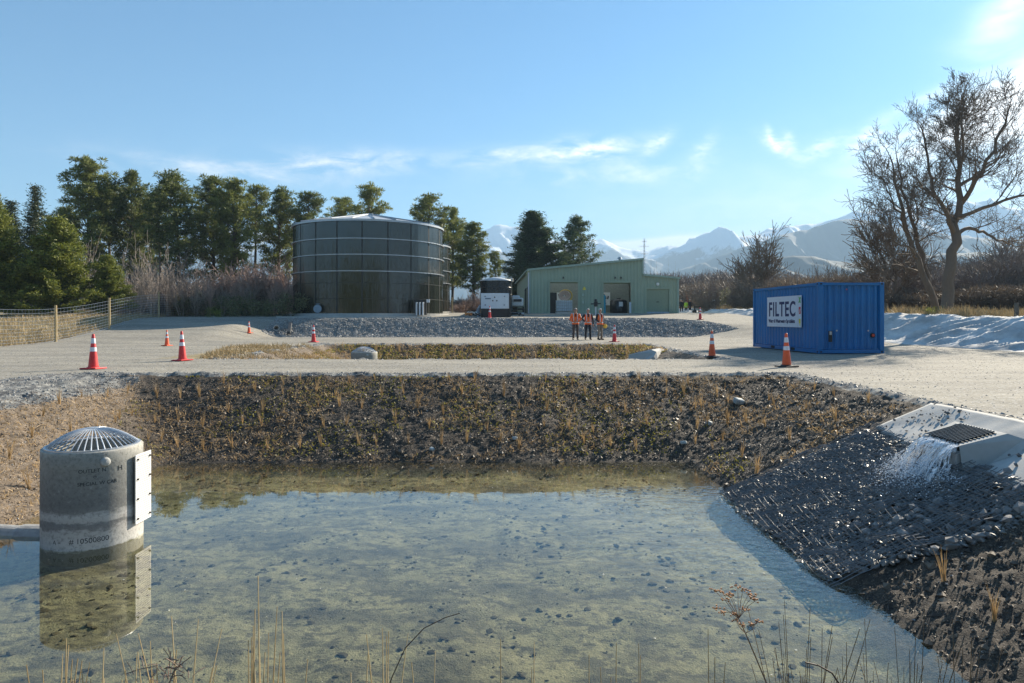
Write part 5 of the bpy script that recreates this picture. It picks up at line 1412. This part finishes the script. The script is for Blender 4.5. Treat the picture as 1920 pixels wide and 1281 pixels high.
def manhole(cx,cy,zt,label,full=True):
    r=.55; root=empty('manhole_riser',(cx,cy,zt),label=label,cat='manhole',group='concrete manholes with domed grates')
    b=MB(); b.lathe([(r-.07,-1.0),(r-.07,-.01),(r-.06,0),(r-.008,0),(r,-.012),(r,-.16),(r+.002,-.9),(r+.0,-1.75)],96); b.build('concrete_ring',M_mh,root,True)
    o=root.children[0]
    b=MB(); b.lathe([(r-.03,0.0),(r-.03,.018),(r-.075,.018),(r-.075,0)],72); b.lathe([(.07,.205),(.07,.222),(0,.225)],20)
    for i in range(44):
        a=2*math.pi*(i+.5)/44; pts=[]
        for j in range(9):
            t=j/8; rr=.05+(r-.10)*t; zz=.012+.200*math.cos(t*math.pi/2)**.9
            pts.append((rr*math.cos(a),rr*math.sin(a),zz))
        b.tube(pts,.0075,5)
    b.tube([(.27*math.cos(a),.27*math.sin(a),.148) for a in np.linspace(0,2*math.pi,41)[:-1]],.006,5,closed=True)
    b.build('domed_grate',simple('bright_galvanised_bar',(.62,.64,.66),.35,.6,var=.1),root)
    b=MB(); b.lathe([(0,-.35),(r-.075,-.35)],48); b.build('dark_interior',simple('dark_well_water',(.02,.025,.025),.1),root)
    ga=math.atan2(-cy,-cx)  # toward the camera
    a0=ga+R(13)
    b=MB(); M=Matrix.Rotation(a0,3,'Z')@Matrix.Rotation(R(90),3,'Y')
    vs=MB(); vs.lathe([(.055,0),(.052,.02),(.035,.03),(0,.034)],20)
    b.add([M@Vector(v)+Vector(((r-.004)*math.cos(a0),(r-.004)*math.sin(a0),-.125)) for v in vs.v],vs.f); b.build('lifting_plug',M_conc,root,True)
    if full:
        def wrap_at(ang,z,s=1.0):
            def w(x,y,zz): 
                a=ang+x/r; return Vector(((r+.0015+zz)*math.cos(a),(r+.0015+zz)*math.sin(a),z+y))
            return w
        for txt,size,an,zz in (('OUTLET N',.060,-16,-.235),('O',.042,0,-.305),('SPECIAL W CAB',.058,-17,-.385),('H',.085,27,-.25),('# 10500800',.085,-26,-1.055),('A =',.07,-47,-1.06)):
            text_mesh('stencil_lettering',txt,size,M_sten,root,None,(1,0,0),(0,0,1),1,.0006,wrap=wrap_at(ga+R(an),zz))
        # white slotted plate facing +X
        b=MB(); y0,y1=-.11+.0,.25; z1,z0=-.105,-.955
        X_=r+.032
        b.box((X_,(y0+y1)/2,(z0+z1)/2),(.012,y1-y0,z1-z0)); pl=b.build('slotted_plate',simple('white_plate',(.74,.73,.70),.5,var=.05),root)
        b=MB()
        for k in range(30): b.box((X_+.0065,(y0+y1)/2,z0+.03+k*(z1-z0-.06)/29),(.003,y1-y0-.05,.007))
        b.build('slots',simple('grey_slots',(.28,.28,.28),.6),pl)
        b=MB()
        for yy in (y0+.04,y1-.04):
            for k in range(4): b.tube([(X_+.006,yy,z0+.06+k*(z1-z0-.12)/3),(X_+.022,yy,z0+.06+k*(z1-z0-.12)/3)],.013,8)
        b.build('bolts',M_rubber,pl)
        b=MB()
        for zz in (z0+.2,z1-.2): b.box((r+.012,(y0+y1)/2,zz),(.05,.08,.04))
        b.build('bracket',M_galv,pl)
    return root
manhole(-5.20,8.61,-.262,'grey concrete manhole with a domed grate and white side plate in the pond')
manhole((683-960)/F*29.5,29.5,-.13,'distant concrete manhole with a domed grate in the second basin',False)
b=MB(); b.tube([(-5.7,8.75,-1.50),(-6.2,8.78,-1.50)],.20,24); b.tube([(-6.1,8.78,-1.49),(-8.0,8.9,-1.42)],.165,24)
b.build('drain_pipe',simple('pale_grey_pipe',(.34,.34,.33),.95,var=.3,bump=.6,spec=.1),label='pale grey concrete pipe entering the manhole at the left water edge',cat='pipe')

# ------------------------------------------------------------------ outfall headwall on the right bank
slope=lambda x:-2.91+.444*x
def headwall(loc,label):
    ox,oy=5.3,8.6; oz=-.2
    root=empty('outfall_headwall',loc,label=label,cat='headwall',group='concrete outfall headwalls')
    def L(x,y,z): return (x-ox,y-oy,z-oz)
    A=L(5.3,8.92,-.19);B=L(5.3,8.22,-.20);C=L(5.86,8.20,-.05);D=L(5.86,9.18,-.05)
    E=L(6.00,8.12,-.10);G=L(5.98,7.95,-.22);Hh=L(5.50,7.86,-.52);J=L(5.30,8.12,-.60)
    E2=L(6.0,9.3,-.10);G2=L(5.98,9.45,-.22);H2=L(5.5,9.5,-.52);J2=L(5.3,9.1,-.60)
    # inner opening in the top
    a=L(5.36,8.86,-.187);b_=L(5.36,8.30,-.187);c=L(5.80,8.29,-.062);d=L(5.80,9.06,-.062)
    dn=.30
    low=lambda p:(p[0],p[1],p[2]-dn)
    V=[A,B,C,D,a,b_,c,d,low(a),low(b_),low(c),low(d),E,G,Hh,J,E2,G2,H2,J2,L(6.1,8.0,-.5),L(6.1,9.5,-.5)]
    Fs=[(1,2,6,5),(2,3,7,6),(3,0,4,7),(5,6,10,9),(6,7,11,10),(7,4,8,11),(9,10,11,8),
        (2,1,12),(1,15,14,13,12),(3,2,12,16),(0,3,16),(0,16,17,18,19),(12,13,20),(16,21,17),(12,20,21,16),(13,14,20),(17,21,18)]
    b=MB(); b.add(V,Fs)
    # lip threshold
    b.add([L(5.27,8.92,-.30),L(5.27,8.22,-.30),L(5.36,8.22,-.28),L(5.36,8.92,-.28),L(5.27,8.92,-.62),L(5.27,8.22,-.62),L(5.36,8.22,-.62),L(5.36,8.92,-.62)],[(0,1,2,3),(0,4,5,1),(1,5,6,2),(2,6,7,3),(3,7,4,0)])
    o=b.build('concrete_body',M_conc,root)
    b=MB()
    for k in range(13):
        t=(k+.5)/13; y=8.32+t*(.66); b.box(L(5.58,y,-.115),(.47,.010,.022),M=Matrix.Rotation(R(-16),3,'Y'))
    for k in range(9):
        t=(k+.5)/9; x=5.37+t*.43; b.box(L(x,8.62,-.187+(x-5.36)*.284+.004),(.008,.70,.016))
    b.build('grating',simple('dark_steel_grating',(.10,.11,.12),.35,.6),root)
    return root
headwall((5.3,8.6,-.2),'pale concrete headwall with a steel grating pouring water onto the rocks')
hw2=headwall((5.15,29.6,-.22),'distant pale concrete headwall half sunk in the second basin'); hw2.rotation_euler.z=R(-24); hw2.scale=(1.7,1.7,1.5)
# concrete apron round the headwall
gx=np.arange(5.36,6.46,.05); gy2=np.arange(6.9,10.62,.05); GX,GY=np.meshgrid(gx,gy2)
keep=(GX>5.36+(GY-9.6)*.16)
ZZ=base_h(GX,GY)+.075+(fbm(GX*1.5,GY*1.5,3,81)-.5)*.05
I=np.arange(GX.size).reshape(GX.shape); q=np.stack([I[:-1,:-1],I[:-1,1:],I[1:,1:],I[1:,:-1]],-1).reshape(-1,4)
qc=np.stack([GX.ravel(),GY.ravel()],1)[q].mean(1)
hole=(qc[:,0]<5.92)&(qc[:,1]>8.02)&(qc[:,1]<9.34)
edge=(qc[:,0]<5.40+(qc[:,1]-9.4)*.14)|((qc[:,0]<5.5)&(qc[:,1]>7.9)&(qc[:,1]<9.5))
q=q[~hole&~edge]
o=link('concrete_apron',mesh_np('concrete_apron',np.stack([GX.ravel(),GY.ravel(),ZZ.ravel()],1),q,True),M_conc,label='thin pale concrete apron poured around the near headwall',cat='apron')
md=o.modifiers.new('t','SOLIDIFY'); md.thickness=.05
n=150; sx_=rng.uniform(5.6,6.4,n); sy_=rng.uniform(7.2,10.5,n); mk=(sy_>9.4)|((sy_<8)&(rng.random(n)<.5)); sx_,sy_=sx_[mk],sy_[mk]
v,f=lumps(np.stack([sx_,sy_,base_h(sx_,sy_)+.09],1),rng.uniform(.01,.035,len(sx_)),.7)
link('loose_stones',mesh_np('loose_stones',v,f),simple('dark_loose_stone',(.12,.12,.12),.7),kind='stuff',label='small dark stones scattered over the pale concrete apron')
# rock apron
n=9500; C=np.stack([rng.uniform(3.15,5.5,n),rng.uniform(6.75,10.85,n)],1)
mk=(C[:,1]<10.85-(5.5-C[:,0])*.05)&(C[:,1]>6.7+(4.9-C[:,0])*.35)
C=C[mk]; zc=base_h(C[:,0],C[:,1]); bulge=.05*np.sin(np.clip((C[:,1]-6.8)/4,0,1)*math.pi)
C3=np.stack([C[:,0],C[:,1],zc+.02+bulge],1); szs=rng.uniform(.018,.052,len(C)); szs[rng.random(len(C))<.05]*=1.9
C3[:,2]-=.005; v,f=lumps(C3,szs,.42,ICO,IFc)
link('apron_rocks',mesh_np('apron_rocks',v,f),M_rock,kind='stuff',label='dark wet broken rock below the near headwall')
C=C3[(rng.random(len(C3))<.05)&(C3[:,1]<8.4)&(C3[:,0]>3.9)]; C[:,2]+=.03
v,f=lumps(C,rng.uniform(.03,.08,len(C)),.75,ICO,IFc)
link('apron_rocks',mesh_np('apron_rocks',v,f),simple('dry_grey_rock',(.22,.21,.20),.8,var=.3,scale=5,bump=.5),kind='stuff',label='larger grey rocks at the near end of the wet rock apron')
b=MB()
def gh(x,y): return float(base_h(np.array([x]),np.array([y]))[0])+.090+.05*math.sin(max(0,min(1,(y-6.8)/4))*math.pi)+.05*(float(fbm(np.array([x*3.]),np.array([y*3.]),3,91)[0])-.5)*2
for k in range(64):
    y=7.0+k*.06; x0=3.22;x1=5.42-(.0 if y<9.4 else -.14*(y-9.4))
    b.tube([(x,y+.02*math.sin(x*5+k),gh(x,y)) for x in np.linspace(x0,x1,24)],.0055,3,cap=False)
for k in range(38):
    x=3.22+k*.058
    b.tube([(x+.02*math.sin(y*4+k),y,gh(x,y)+.004) for y in np.linspace(7.0 if x>4 else 7.0+(4-x)*.25,10.72,38)],.0055,3,cap=False)
b.build('erosion_mesh',simple('black_plastic_netting',(.13,.135,.14),.42,spec=.6),label='black plastic netting stretched over the wet rock apron',cat='netting')
# falling water
t=NT('white_falling_water'); nn=t.noise(40,3,.6,t.mapping(t.obj(),(1,3,.4)))
tr=t.n('ShaderNodeBsdfTransparent',{'Color':(.95,.97,1)}); pb=t.bsdf(Base_Color=(.95,.96,.97),Roughness=.12,IOR=1.33)
M_fall=t.out(t.n('ShaderNodeMixShader',{0:t.ramp(nn,[(.35,.25),(.6,.95)]),1:tr,2:pb}).outputs[0])
b=MB()
NU,NVv=70,26
U,Tt=np.meshgrid(np.linspace(0,1,NU),np.linspace(0,1,NVv)); yy_=8.92-U*.68; spd=.30+.12*(fbm(U*5,U*0+3,3,101)-.5)*2+.05*np.sin(U*9)
for layer,(so_,thr) in enumerate(((0,0),(.10,.1),(-.12,.12))):
    xx_=5.33-(spd+so_)*Tt; zz_=-.205-.50*Tt**2*(1+.06*(fbm(U*9,Tt*2,3,5+layer)-.5)); yq=yy_+(yy_-8.58)*.30*Tt+(fbm(U*8,Tt*3,3,7+layer)-.5)*.10*Tt
    xx_=xx_+(fbm(U*16,Tt*3.5,3,9+layer)-.5)*.11*Tt; zz_=np.maximum(zz_,slope(xx_)+.05)
    tear=fbm(U*22,Tt*4+layer*3,3,31+layer)
    I=np.arange(U.size).reshape(U.shape); q=np.stack([I[:-1,:-1],I[:-1,1:],I[1:,1:],I[1:,:-1]],-1).reshape(-1,4)
    q=q[tear.ravel()[q].mean(1)>.40+.16*Tt.ravel()[q].mean(1)+thr*.3]
    b.add(np.stack([xx_.ravel(),yq.ravel(),zz_.ravel()],1).tolist(),q.tolist())
for k in range(120):
    y=rng.uniform(8.24,8.92); sp=rng.uniform(.15,.60); w=rng.uniform(.002,.006); pts=[]; st=rng.uniform(.2,.75); yd=rng.normal(0,.16); ln=rng.uniform(.1,.3)
    for j_ in range(5):
        tt=min(1,st+ln*j_/4); x=5.33-sp*tt; z=-.215-.50*tt*tt; pts.append((x,y+yd*tt,max(z,slope(x)+.04)))
    b.tube(pts,[w*.4,w,w,w*.8,w*.3],3,cap=False)
b.build('falling_water',M_fall,kind='stuff',label='white water pouring over the lip of the near headwall')
n=5200; C=np.stack([5.12-np.abs(rng.normal(0,.24,n)),8.6+rng.normal(0,.30,n),np.zeros(n)],1); C[:,2]=slope(C[:,0])+.10+np.abs(rng.normal(0,.05,n))
C2=np.stack([rng.normal(3.75,.25,260),rng.normal(8.9,.7,260),np.zeros(260)],1); C2[:,2]=base_h(C2[:,0],C2[:,1])+.10
C4=np.stack([5.35+rng.normal(0,.05,220),rng.uniform(8.24,8.95,220),np.full(220,-.2)],1)
C=np.concatenate([C,C2,C4]); v,f=lumps(C,rng.uniform(.003,.011,len(C)),.8)
link('water_spray',mesh_np('water_spray',v,f),M_fall,kind='stuff',label='white spray and foam where the water hits the rocks')

# individual pale stones on the banks
for px,py,Yd,s,lab in [(1385,757,None,.11,'pale flat stone high on the right hand corner of the dark bank'),(1329,797,None,.08,'bluish stone in the crease between the far and right banks'),(965,824,None,.06,'small blue grey stone low on the far bank'),(810,845,None,.05,'small stone near the water edge of the far bank'),(1282,832,None,.06,'pale stone just above the far right corner of the pond')]:
    best=None
    for yy in np.arange(11,16.6,.03):
        xx=(px-960)/F*yy; zz=CZ-(py-HY)/F*yy
        if hz(xx,yy)>zz: best=(xx,yy); break
    if not best: continue
    bm=MB(); bm.box((0,0,0),(s*2,s*1.4,s*1.2)); o=bm.build('stone',simple('pale_blue_stone',(.36,.40,.40),.7,var=.25,scale=12,bump=.4),bevel=s*.35,label=lab,cat='stone')
    o.location=(best[0],best[1],hz(*best)+s*.3); o.rotation_euler=(.3,.2,px*.1)

# ------------------------------------------------------------------ reeds in front
def reed(px,top,Yd,n,spread,lab,mat=M_stem,bend=.3,w=.0058):
    x=(px-960)/F*Yd; z=hz(x,Yd); h=CZ-(top-HY)/F*Yd-z
    b=MB()
    for i in range(n):
        a=rng.uniform(0,6.28); hh=h*(1 if i==0 else rng.uniform(.72,.98)); ln=rng.uniform(.1,1)*spread; r0=rng.uniform(0,.03)
        if i==0: ln*=.3
        pts=[];rad=[]
        for j in range(8):
            t=j/7; d=ln*t**(1.3+bend); pts.append((r0*math.cos(a)+d*math.cos(a),r0*math.sin(a)+d*math.sin(a)*.7,hh*t)); rad.append(w*rng.uniform(.8,1.1)*(1-.8*t)+.0004)
        b.tube(pts,rad,4,cap=False)
    o=b.build('reed_tuft',mat,label=lab,cat='reeds',group='dry reeds along the near edge'); o.location=(x,Yd,z-.02); return o
M_stemd=foliage('dark_reed_stems',(.12,.09,.05),(.30,.19,.10),.1)
for px,top,Yd,n,sp,lab in [(105,1192,2.6,16,.22,'fan of pale dry reeds in the bottom left corner'),(178,1205,2.7,6,.10,'sparse pale reeds right of the bottom left fan'),(232,1222,2.5,4,.1,'few thin reeds under the plate reflection'),
 (300,1190,2.6,10,.22,'spreading reeds left of the seedy twigs at the bottom left'),(345,1140,2.7,7,.18,'taller reeds below the manhole reflection'),(470,1135,2.7,5,.06,'upright reed cluster at lower left with a broken tip'),
 (497,1068,2.8,6,.08,'tallest thin reed at the lower left of the pond'),(541,1140,2.6,5,.06,'thin reeds just right of the tallest left reed'),(668,1205,2.6,6,.14,'short pale reeds at the bottom edge left of the middle'),
 (722,1170,2.6,9,.10,'reeds at the foot of the dark arching stem'),(805,1210,2.5,5,.09,'short reeds right of the dark arching stem'),(950,1185,2.5,6,.05,'orange tan reeds at the bottom middle'),(1000,1200,2.5,4,.06,'thin upright reeds right of bottom middle'),
 (1103,1225,2.5,4,.06,'short reddish reeds in the bottom middle right'),(1152,1195,2.5,3,.04,'single brown reed pair right of the middle'),(1205,1195,2.5,4,.08,'few reeds left of the seed head plant'),(1338,1165,2.6,5,.07,'reddish thin reeds below the seed head plant')]:
    reed(px,top,Yd,n,sp,lab)
for px,top,Yd,n,sp,lab in [(1495,1122,2.6,24,.24,'dense dark reed tuft right of the seed head plant'),(1535,1150,2.5,12,.28,'leaning reeds beside the dense dark tuft'),(1640,1155,2.6,10,.22,'thin dark reeds before the right bank'),(1705,1128,2.7,16,.22,'tall dark reed tuft against the bluish water'),(1800,1160,2.6,12,.22,'dark reeds nearest the bottom right corner'),(1590,1205,2.4,8,.18,'low dark reeds at the bottom right')]:
    reed(px,top,Yd,n,sp,lab,M_stemd,w=.0035)
def curve_stem(pp,Yd,r0,r1,mat,name,lab,extra=None):
    b=MB(); b.tube([P(px,py,Yd) for px,py in pp],[r0+(r1-r0)*i/(len(pp)-1) for i in range(len(pp))],6)
    o=b.build(name,mat,label=lab,cat='plant stem'); return o
st=[(700,1420),(715,1330),(735,1270),(760,1215),(795,1178),(835,1158),(862,1150)]
curve_stem(st,2.5,.0026,.0014,simple('dark_stem',(.07,.045,.03),.7),'arching_stem','dark arching stem reaching over the water at bottom middle')
curve_stem([(1560,1420),(1600,1320),(1575,1285),(1560,1262),(1535,1248),(1510,1242)],2.4,.004,.0025,simple('dark_stem',(.07,.045,.03),.7),'arching_stem','dark drooping stem beside the dense reed tuft at the right')
# seed head plant
Yd=2.6; root=empty('seed_head_plant',P(1470,1400,Yd),label='dry plant with flat rusty seed heads leaning over the water at lower right',cat='plant')
b=MB(); W0=Vector(root.location); heads=[]
main=[P(1470,1400,Yd),P(1445,1300,Yd),P(1418,1235,Yd),P(1398,1188,Yd),P(1385,1160,Yd)]
b.tube([p-W0 for p in main],[.003,.0028,.0024,.002,.0015],6)
for (hx_,hy_) in [(1338,1106),(1352,1108),(1365,1113),(1360,1124),(1372,1118),(1383,1100),(1393,1106),(1405,1112),(1412,1118),(1419,1125),(1345,1140),(1357,1148),(1372,1150),(1400,1142),(1420,1165),(1392,1172),(1405,1170),(1380,1162)]:
    s=main[4] if hy_<1150 else main[3]; e=P(hx_,hy_,Yd+random.uniform(-.06,.06)); m=s.lerp(e,.55)+Vector((0,0,.01 if hy_<1150 else -.01))
    b.tube([s-W0,m-W0,e-W0],[.0011,.0009,.0007],4); heads.append(e-W0)
b.build('stalks',simple('brown_stalk',(.22,.13,.07),.8),root)
M_sh=foliage('rusty_seed_heads',(.20,.08,.03),(.55,.28,.12),.1)
for hd in heads:
    b=MB()
    for k in range(9): b.box(hd+Vector((random.gauss(0,.009),random.gauss(0,.008),random.gauss(0,.003))),(.005,.005,.004),rz=random.random())
    b.build('seed_head',M_sh,root)

b=MB(); 
for k in range(40):
    c=P(random.gauss(318,22),random.gauss(1255,14),2.55); d=Vector((random.gauss(0,.03),random.gauss(0,.02),random.gauss(.02,.02))); b.tube([c,c+d*.5+Vector((0,0,.004)),c+d],.0018,4,cap=False)
b.tube([P(300,1420,2.55),P(310,1300,2.55),P(330,1250,2.55)],.003,5)
b.build('seedy_twig',simple('twig_grey_brown',(.24,.17,.13),.8),label='tangled grey brown twig with crumbs at the bottom left',cat='twig')

# ------------------------------------------------------------------ unseen trees added behind the camera for the tank to reflect
wood_mass2=[]
n=40000; xx=rng.uniform(-110,60,n); yy=rng.uniform(-70,-55,n); hh_=7+11*vnoise(xx*.12,yy*.02,3)+5*vnoise(xx*.5,yy*.1,4)
hh_=np.where(vnoise(xx*.09,yy*0,15)>.62,hh_*.5,hh_)
dd=rng.normal(size=(n,3)); dd/=np.linalg.norm(dd,axis=1,keepdims=True)
v,f=quads(np.stack([xx,yy,hh_*rng.random(n)**.8],1),dd,rng.uniform(.8,2.2,n),rng.uniform(.3,.8,n))
link('added_woodland',mesh_np('added_woodland',v,f),M_pine,kind='stuff',label='dark trees added out of view for the big tank to reflect')

# ------------------------------------------------------------------ camera, sun, sky
cam=bpy.data.cameras.new('camera'); co=bpy.data.objects.new('camera',cam); COL.objects.link(co); S.camera=co
co.location=(0,0,CZ); co.rotation_euler=(R(90),0,0); cam.sensor_width=36; cam.lens=F/1920*36; cam.shift_y=-(640.5-HY)/1920
cam.clip_start=.05; cam.clip_end=30000
SUN_EL,SUN_AZ=R(27),R(43)
sd=Vector((math.sin(SUN_AZ)*math.cos(SUN_EL),math.cos(SUN_AZ)*math.cos(SUN_EL),math.sin(SUN_EL)))
sl=bpy.data.lights.new('sun','SUN'); sl.energy=SUN_STR; sl.angle=R(.53); sl.color=(1,.89,.72)
so_=bpy.data.objects.new('sun',sl); COL.objects.link(so_); so_.rotation_euler=(-sd).to_track_quat('-Z','Y').to_euler(); so_.location=(60,60,60)
w=bpy.data.worlds.new('World'); S.world=w; w.use_nodes=True
t=NT('w',world=w)
sky=t.n('ShaderNodeTexSky',sky_type='NISHITA'); sky.sun_disc=False; sky.sun_elevation=SUN_EL; sky.sun_rotation=SUN_AZ; sky.altitude=300; sky.air_density=1.0; sky.dust_density=.25; sky.ozone_density=2.2
vec=t.n('ShaderNodeTexCoord').outputs['Generated']
nv=t.n('ShaderNodeVectorMath',{0:vec},operation='NORMALIZE').outputs[0]
sp=t.n('ShaderNodeSeparateXYZ',{0:nv})
az=t.math('MULTIPLY',t.math('ARCTAN2',sp.outputs[0],sp.outputs[1]),57.2958)
el=t.math('MULTIPLY',t.math('ARCSINE',sp.outputs[2]),57.2958)
cv=t.n('ShaderNodeCombineXYZ',{0:az,1:el,2:0.0}).outputs[0]
def gauss(a,e,sa,se,rot=0,amp=1.):
    m=t.n('ShaderNodeMapping',{'Vector':cv,'Location':(-a,-e,0)}); m2=t.n('ShaderNodeMapping',{'Vector':m.outputs[0],'Rotation':(0,0,R(-rot))})
    m3=t.n('ShaderNodeMapping',{'Vector':m2.outputs[0],'Scale':(1/sa,1/se,1)})
    l=t.n('ShaderNodeVectorMath',{0:m3.outputs[0]},operation='LENGTH').outputs['Value']
    return t.math('MULTIPLY',t.math('EXPONENT',t.math('MULTIPLY',t.math('MULTIPLY',l,l),-1.)),amp)
def summ(l):
    r=l[0]
    for q in l[1:]: r=t.math('ADD',r,q)
    return r
def AZ(px): return math.degrees(math.atan((px-960)/F))
def EL(px,py): return math.degrees(math.atan((HY-py)/math.hypot(F,px-960)))
def G(px,py,wx,wy,rot=0,amp=1.):
    return gauss(AZ(px),EL(px,py),wx/23.,wy/23.,rot,amp)
wisp=t.noise(.55,6,.62,t.mapping(cv,(.42,1.25,1),rot=(0,0,R(-8))),.6)
wisp=t.ramp(wisp,[(.38,0),(.66,1)])
fine=t.ramp(t.noise(1.6,5,.65,t.mapping(cv,(.55,1.3,1),rot=(0,0,R(35))),.5),[(.35,0),(.7,1)])
streak=summ([G(430,322,170,15,-2,.9),G(620,306,120,20,3,1.1),G(770,300,70,16,0,.5),G(940,292,75,14,4,1.2),G(1070,283,65,20,2,1.2),G(1150,276,60,16,4,1.3),G(1040,332,90,14,0,.55),G(1200,325,60,20,0,.6),G(1110,300,260,30,0,.08),G(560,315,330,30,0,.1)])
hooks=summ([G(1232,268,26,12,35,.9),G(1320,275,25,12,40,.6),G(1462,276,30,10,-35,1.2),G(1447,258,18,6,-65,1.1),G(1480,262,14,8,-60,.7),G(1540,278,32,14,25,.7),G(1622,262,38,16,35,.9),G(1655,275,30,10,40,.5),G(1310,315,30,18,40,.4)])
glow=summ([G(1990,145,190,34,22,2.2),G(1940,200,110,45,20,1.2),G(1900,25,70,35,35,.6),G(2080,260,120,100,20,1.0),G(1750,178,70,10,20,.35)])
veil=t.math('MULTIPLY',t.math('MULTIPLY_ADD',wisp,.35,.65),summ([G(1700,420,600,90,0,.30),G(1150,463,140,10,3,1.5),G(1240,458,90,9,6,1.3),G(1500,400,500,120,0,.18)]))
cl=t.math('MULTIPLY',streak,t.math('MULTIPLY',wisp,t.math('MULTIPLY_ADD',fine,.6,.5)))
cl=t.math('ADD',cl,t.math('MULTIPLY',hooks,t.math('MULTIPLY_ADD',fine,.8,.1)))
cl=t.math('ADD',cl,t.math('MULTIPLY',glow,t.math('MULTIPLY_ADD',wisp,.55,.45)))
cl=t.math('ADD',cl,veil,clamp=True)
cmask=t.math('MULTIPLY',cl,.9)
sunny=t.math('POWER',t.math('MAXIMUM',t.n('ShaderNodeVectorMath',{0:nv,1:tuple(sd)},operation='DOT_PRODUCT').outputs['Value'],0.0),6.0)
cb=t.math('MULTIPLY_ADD',sunny,CLOUD_SUN,CLOUD_B)
ccol=t.n('ShaderNodeVectorMath',{0:(1.0,.985,.96)},operation='SCALE'); t.set(ccol.inputs['Scale'],cb)
tint=t.mix(1.0,sky.outputs[0],SKY_TINT,'MULTIPLY')
col=t.mix(cmask,tint,ccol.outputs[0])
bg=t.n('ShaderNodeBackground',{'Color':col,'Strength':SKY_STR}); o=t.n('ShaderNodeOutputWorld'); t.set(o.inputs[0],bg.outputs[0])
S.view_settings.view_transform='Standard'; S.view_settings.look='None'; S.view_settings.exposure=EXPO; S.view_settings.gamma=1
S.cycles.use_denoising=True; S.cycles.max_bounces=8; S.cycles.transparent_max_bounces=12; S.cycles.volume_bounces=0
try: S.cycles.sample_clamp_indirect=6
except Exception: pass
